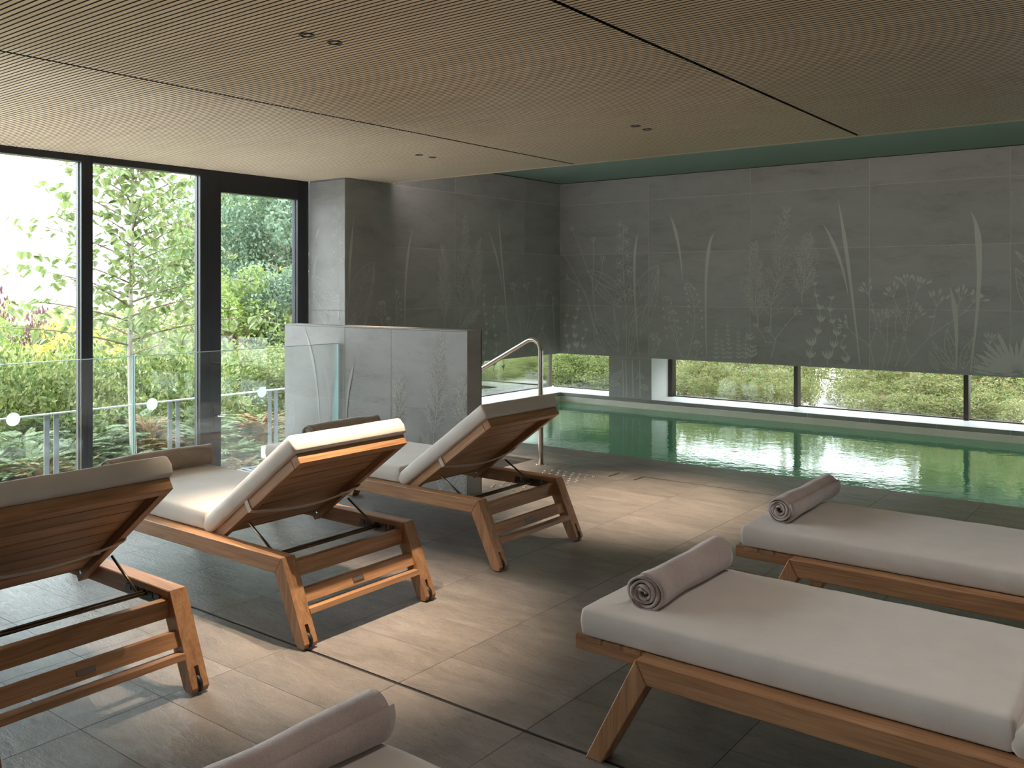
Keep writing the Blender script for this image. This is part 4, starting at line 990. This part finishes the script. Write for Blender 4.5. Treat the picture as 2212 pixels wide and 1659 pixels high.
# far building
fb = thing('far_building', 'pale office building far away beyond the garden on the left', 'building', (-150, 66.5, -12))
MB().box(-6, 6, -8.5, 6.5, 0, 18.6).build('wall', white_m, fb); MB().box(-6, 5.2, -13.0, -3.0, 0, 14.6).build('wall', white_m, fb); MB().box(-6.2, 6.2, -8.7, 6.7, 18.6, 19.0).build('roof', white_m, fb)
wbm = MB().box(5.9, 6.1, -6.8, 5.8, 0, .7).mesh('window_band', plain('pale blue glazing', (.80, .83, .86), .95))
for k in range(4):
    o = link('window_band', wbm, fb); o.location = (0, 0, 11.4 + 1.75 * k)
wbn = MB().box(5.2, 5.32, -.14, .14, 11.5, 14.2).mesh('fin', bpy.data.materials['pale blue glazing'])
for k in range(10):
    o = link('fin', wbn, fb); o.location = (0, -12.6 + .62 * k, 0)

# garden behind the pool
sages = [bush_mesh('foliage', 60 + k, 2600, .13, .42, sage_m, inner=.45) for k in range(3)]; flowers = [bush_mesh('foliage', 70 + k, 900, .17, .55, cream_m, inner=.2) for k in range(2)]
GS = (1465, 1500, 1530, 1570, 1585, 1625, 1660, 1685, 1710, 1745, 1850, 1885, 1915, 1945, 2005, 2030, 2060, 2120, 2160, 2205, 2250, 1975, 2100, 1860, 2200); FS = (1480, 1605, 1638, 1900, 2025, 2075, 2135, 2190)
def place_b(u, v, Y, rx, h_, me, name, label, cat, group, seed):
    q = on_y(u, v, Y); plant(name, me, (q.x, Y, .0), rx, h_, label, cat, group, rz=seed * 2.1)
k = 0
for u, Y, rx, h_ in [(1465, 11.6, .5, .55), (1500, 13.0, .6, .6), (1530, 11.2, .36, .4), (1570, 13.6, .55, .6), (1585, 11.6, .42, .5), (1625, 11.9, .45, .5), (1660, 13.2, .5, .55), (1685, 11.4, .4, .42), (1710, 12.6, .45, .55), (1745, 11.6, .25, .6), (1850, 12.4, .5, .5), (1885, 11.4, .42, .42), (1915, 13.4, .6, .6),
                     (1945, 11.8, .45, .45), (2005, 12.4, .5, .5), (2030, 11.2, .4, .38), (2060, 13.0, .6, .6), (2120, 11.7, .5, .48), (2160, 12.6, .5, .55), (2205, 11.5, .5, .5), (2250, 12.4, .6, .6), (1975, 14.6, .8, .7), (2100, 14.8, .8, .7), (1860, 15.0, .7, .6), (2200, 14.6, .8, .7)]:
    place_b(u, 850, Y, rx, h_ * 1.5, sages[k % 3], 'garden_shrub', ordinal(u, GS, 'airy yellow-green shrub'), 'shrub', 'garden shrubs outside the low pool windows', k); k += 1
for u, Y, rx in [(1480, 10.8, .2), (1605, 10.7, .15), (1638, 10.7, .17), (1900, 10.7, .17), (2025, 10.8, .3), (2075, 10.7, .22), (2135, 10.8, .26), (2190, 10.7, .2)]:
    place_b(u, 860, Y, rx * .75, .2, flowers[k % 2], 'flower_clump', ordinal(u, FS, 'pale flower clump'), 'flowers', 'pale flower clumps outside the low pool windows', k); k += 1
LS = [(1455, 10.5, .24, .34), (1490, 10.9, .3, .42), (1520, 10.5, .22, .30), (1555, 10.9, .3, .42), (1590, 10.5, .24, .32), (1622, 10.9, .28, .40), (1655, 10.5, .24, .32), (1690, 10.9, .28, .42), (1712, 10.5, .2, .30), (1750, 10.6, .14, .36), (1830, 10.9, .26, .34), (1862, 10.5, .22, .24), (1915, 10.9, .28, .34), (1950, 10.5, .24, .26), (1990, 10.9, .3, .38), (2020, 10.5, .24, .26), (2060, 10.9, .3, .38), (2110, 10.6, .26, .30), (2150, 10.9, .3, .38), (2200, 10.5, .26, .28)]
for u, Y, rx, h_ in LS:
    place_b(u, 855, Y, rx, h_, sages[k % 3], 'low_shrub', ordinal(u, [q_[0] for q_ in LS], 'low plant by the glass'), 'shrub', 'low plants close outside the pool windows', k); k += 1
for u, Y, r_, lab in [(1975, 11.3, .048, 'pale mottled tree trunk seen in the middle low window'), (1445, 10.6, .018, 'slim pale trunk beside the frame of the first low window'), (1692, 12.3, .035, 'pale trunk left of the middle post of the low windows')]:
    q = on_y(u, 850, Y); t = thing('slim_tree', lab, 'tree', (q.x, Y, 0))
    MB().tube([(0, 0, 0), (.01, 0, .6), (-.01, .01, 1.6), (0, 0, 3.0)], [r_ * 1.15, r_, r_ * .9, r_ * .6], 10).build('trunk', birch_m, t, True)
    o = link('foliage', sages[k % 3], t); o.location = (0, 0, 2.3); o.scale = (.8, .8, .7); k += 1
stone_me = []
for s_ in range(3):
    bm = bmesh.new(); bmesh.ops.create_icosphere(bm, subdivisions=2, radius=1); r = random.Random(s_)
    for v in bm.verts: v.co *= 1 + .18 * math.sin(v.co.x * 3 + s_) * math.cos(v.co.y * 4) + r.uniform(-.05, .05); v.co.z = max(v.co.z * .6, -.25)
    m_ = MB(); m_.bm(bm); stone_me.append(m_.mesh('white_boulder', white_m, True))
for i, (u, Y, s_) in enumerate([(1800, 11.0, .10), (1835, 10.9, .12), (1875, 10.8, .13), (1905, 10.9, .10), (1945, 10.7, .08)]):
    q = on_y(u, 880, Y); o = link('white_boulder', stone_me[i % 3]); o.location = (q.x, Y, s_ * .25); o.scale = (s_ * 1.4, s_, s_); tag(o, 'white boulder outside the middle low window, %s from the left' % ORD[i], 'boulder', 'white boulders outside the low windows')
hw = thing('white_house', 'white rendered house wall beyond the pool garden', 'building', (-10, 19, 0))
MB().box(-9, 6.4, 0, .4, 0, 5.0).build('wall', white_m, hw)
hedge = bush_mesh('foliage', 80, 5200, .13, .5, sage_m, inner=.35)
for i, x in enumerate((-3.2, -1.9, -.6, .8, 2.2)):
    plant('tall_hedge', hedge, (x, 17.2 - .3 * (i % 2), 0), 1.1, 3.6, 'tall yellow-green hedge shrub at the back of the pool garden', 'shrub', 'tall hedge behind the pool garden', rz=i * 1.3)
CO = [(1060, -9.6, 720, .8), (1120, -10.2, 700, .9), (1180, -9.4, 715, .8), (1215, -9.9, 700, .9), (1090, -8.8, 790, .5), (1150, -8.6, 800, .45), (1035, -9.0, 740, .6), (1075, -8.0, 812, .35), (1130, -7.95, 820, .3), (1172, -7.9, 815, .3)]
for i, (u, X, vt, r_) in enumerate(CO):
    q = on_x(u, vt, X); plant('corner_shrub', laurels[i % 3], (q.x, q.y, -.1), r_, max(.5, q.z + .1), 'bright green shrub outside the corner window of the pool, %s from the left' % ORD[sorted(c[0] for c in CO).index(u)], 'shrub', 'green shrubs outside the corner window of the pool', rz=i * 1.9)
CN = [(1225, 11.6), (1262, 12.3), (1292, 11.5), (1330, 12.8)]
for i, (u, Y) in enumerate(CN):
    q = on_y(u, 800, Y); plant('corner_conifer', yews[i % 3], (q.x, Y, 0), .75, 1.25, 'feathery conifer left of the stone column above the pool, %s from the left' % ORD[i], 'shrub', 'feathery conifers outside the corner window', rz=i * 1.1)
for i, (u, Y) in enumerate([(1200, 11.0), (1236, 10.8), (1270, 11.1), (1305, 10.8)]):
    q = on_y(u, 830, Y); plant('corner_low_shrub', laurels[i % 3], (q.x, Y, -.05), .42, .55, 'low green shrub under the conifers left of the stone column, %s from the left' % ORD[i], 'shrub', 'low shrubs outside the corner window', rz=i * 1.4)
for i, (u, X) in enumerate([(1050, -8.3), (1085, -8.5), (1120, -8.35), (1155, -8.5)]):
    q = on_x(u, 840, X); plant('ground_conifer', yews[i % 3], (q.x, q.y, -.12), .5, .42, 'low feathery conifer seen under the handrail, %s from the left' % ORD[i], 'shrub', 'low conifers seen under the handrail', rz=i * 1.2)
MB().box(-7.75, -7.08, 8.9, 10.4, -.35, -.06).build('terrace_slab', plain('pale concrete', (.62, .62, .62), .8))
tag(bpy.data.objects['terrace_slab'], 'pale concrete terrace slab outside the corner window of the pool', 'slab')
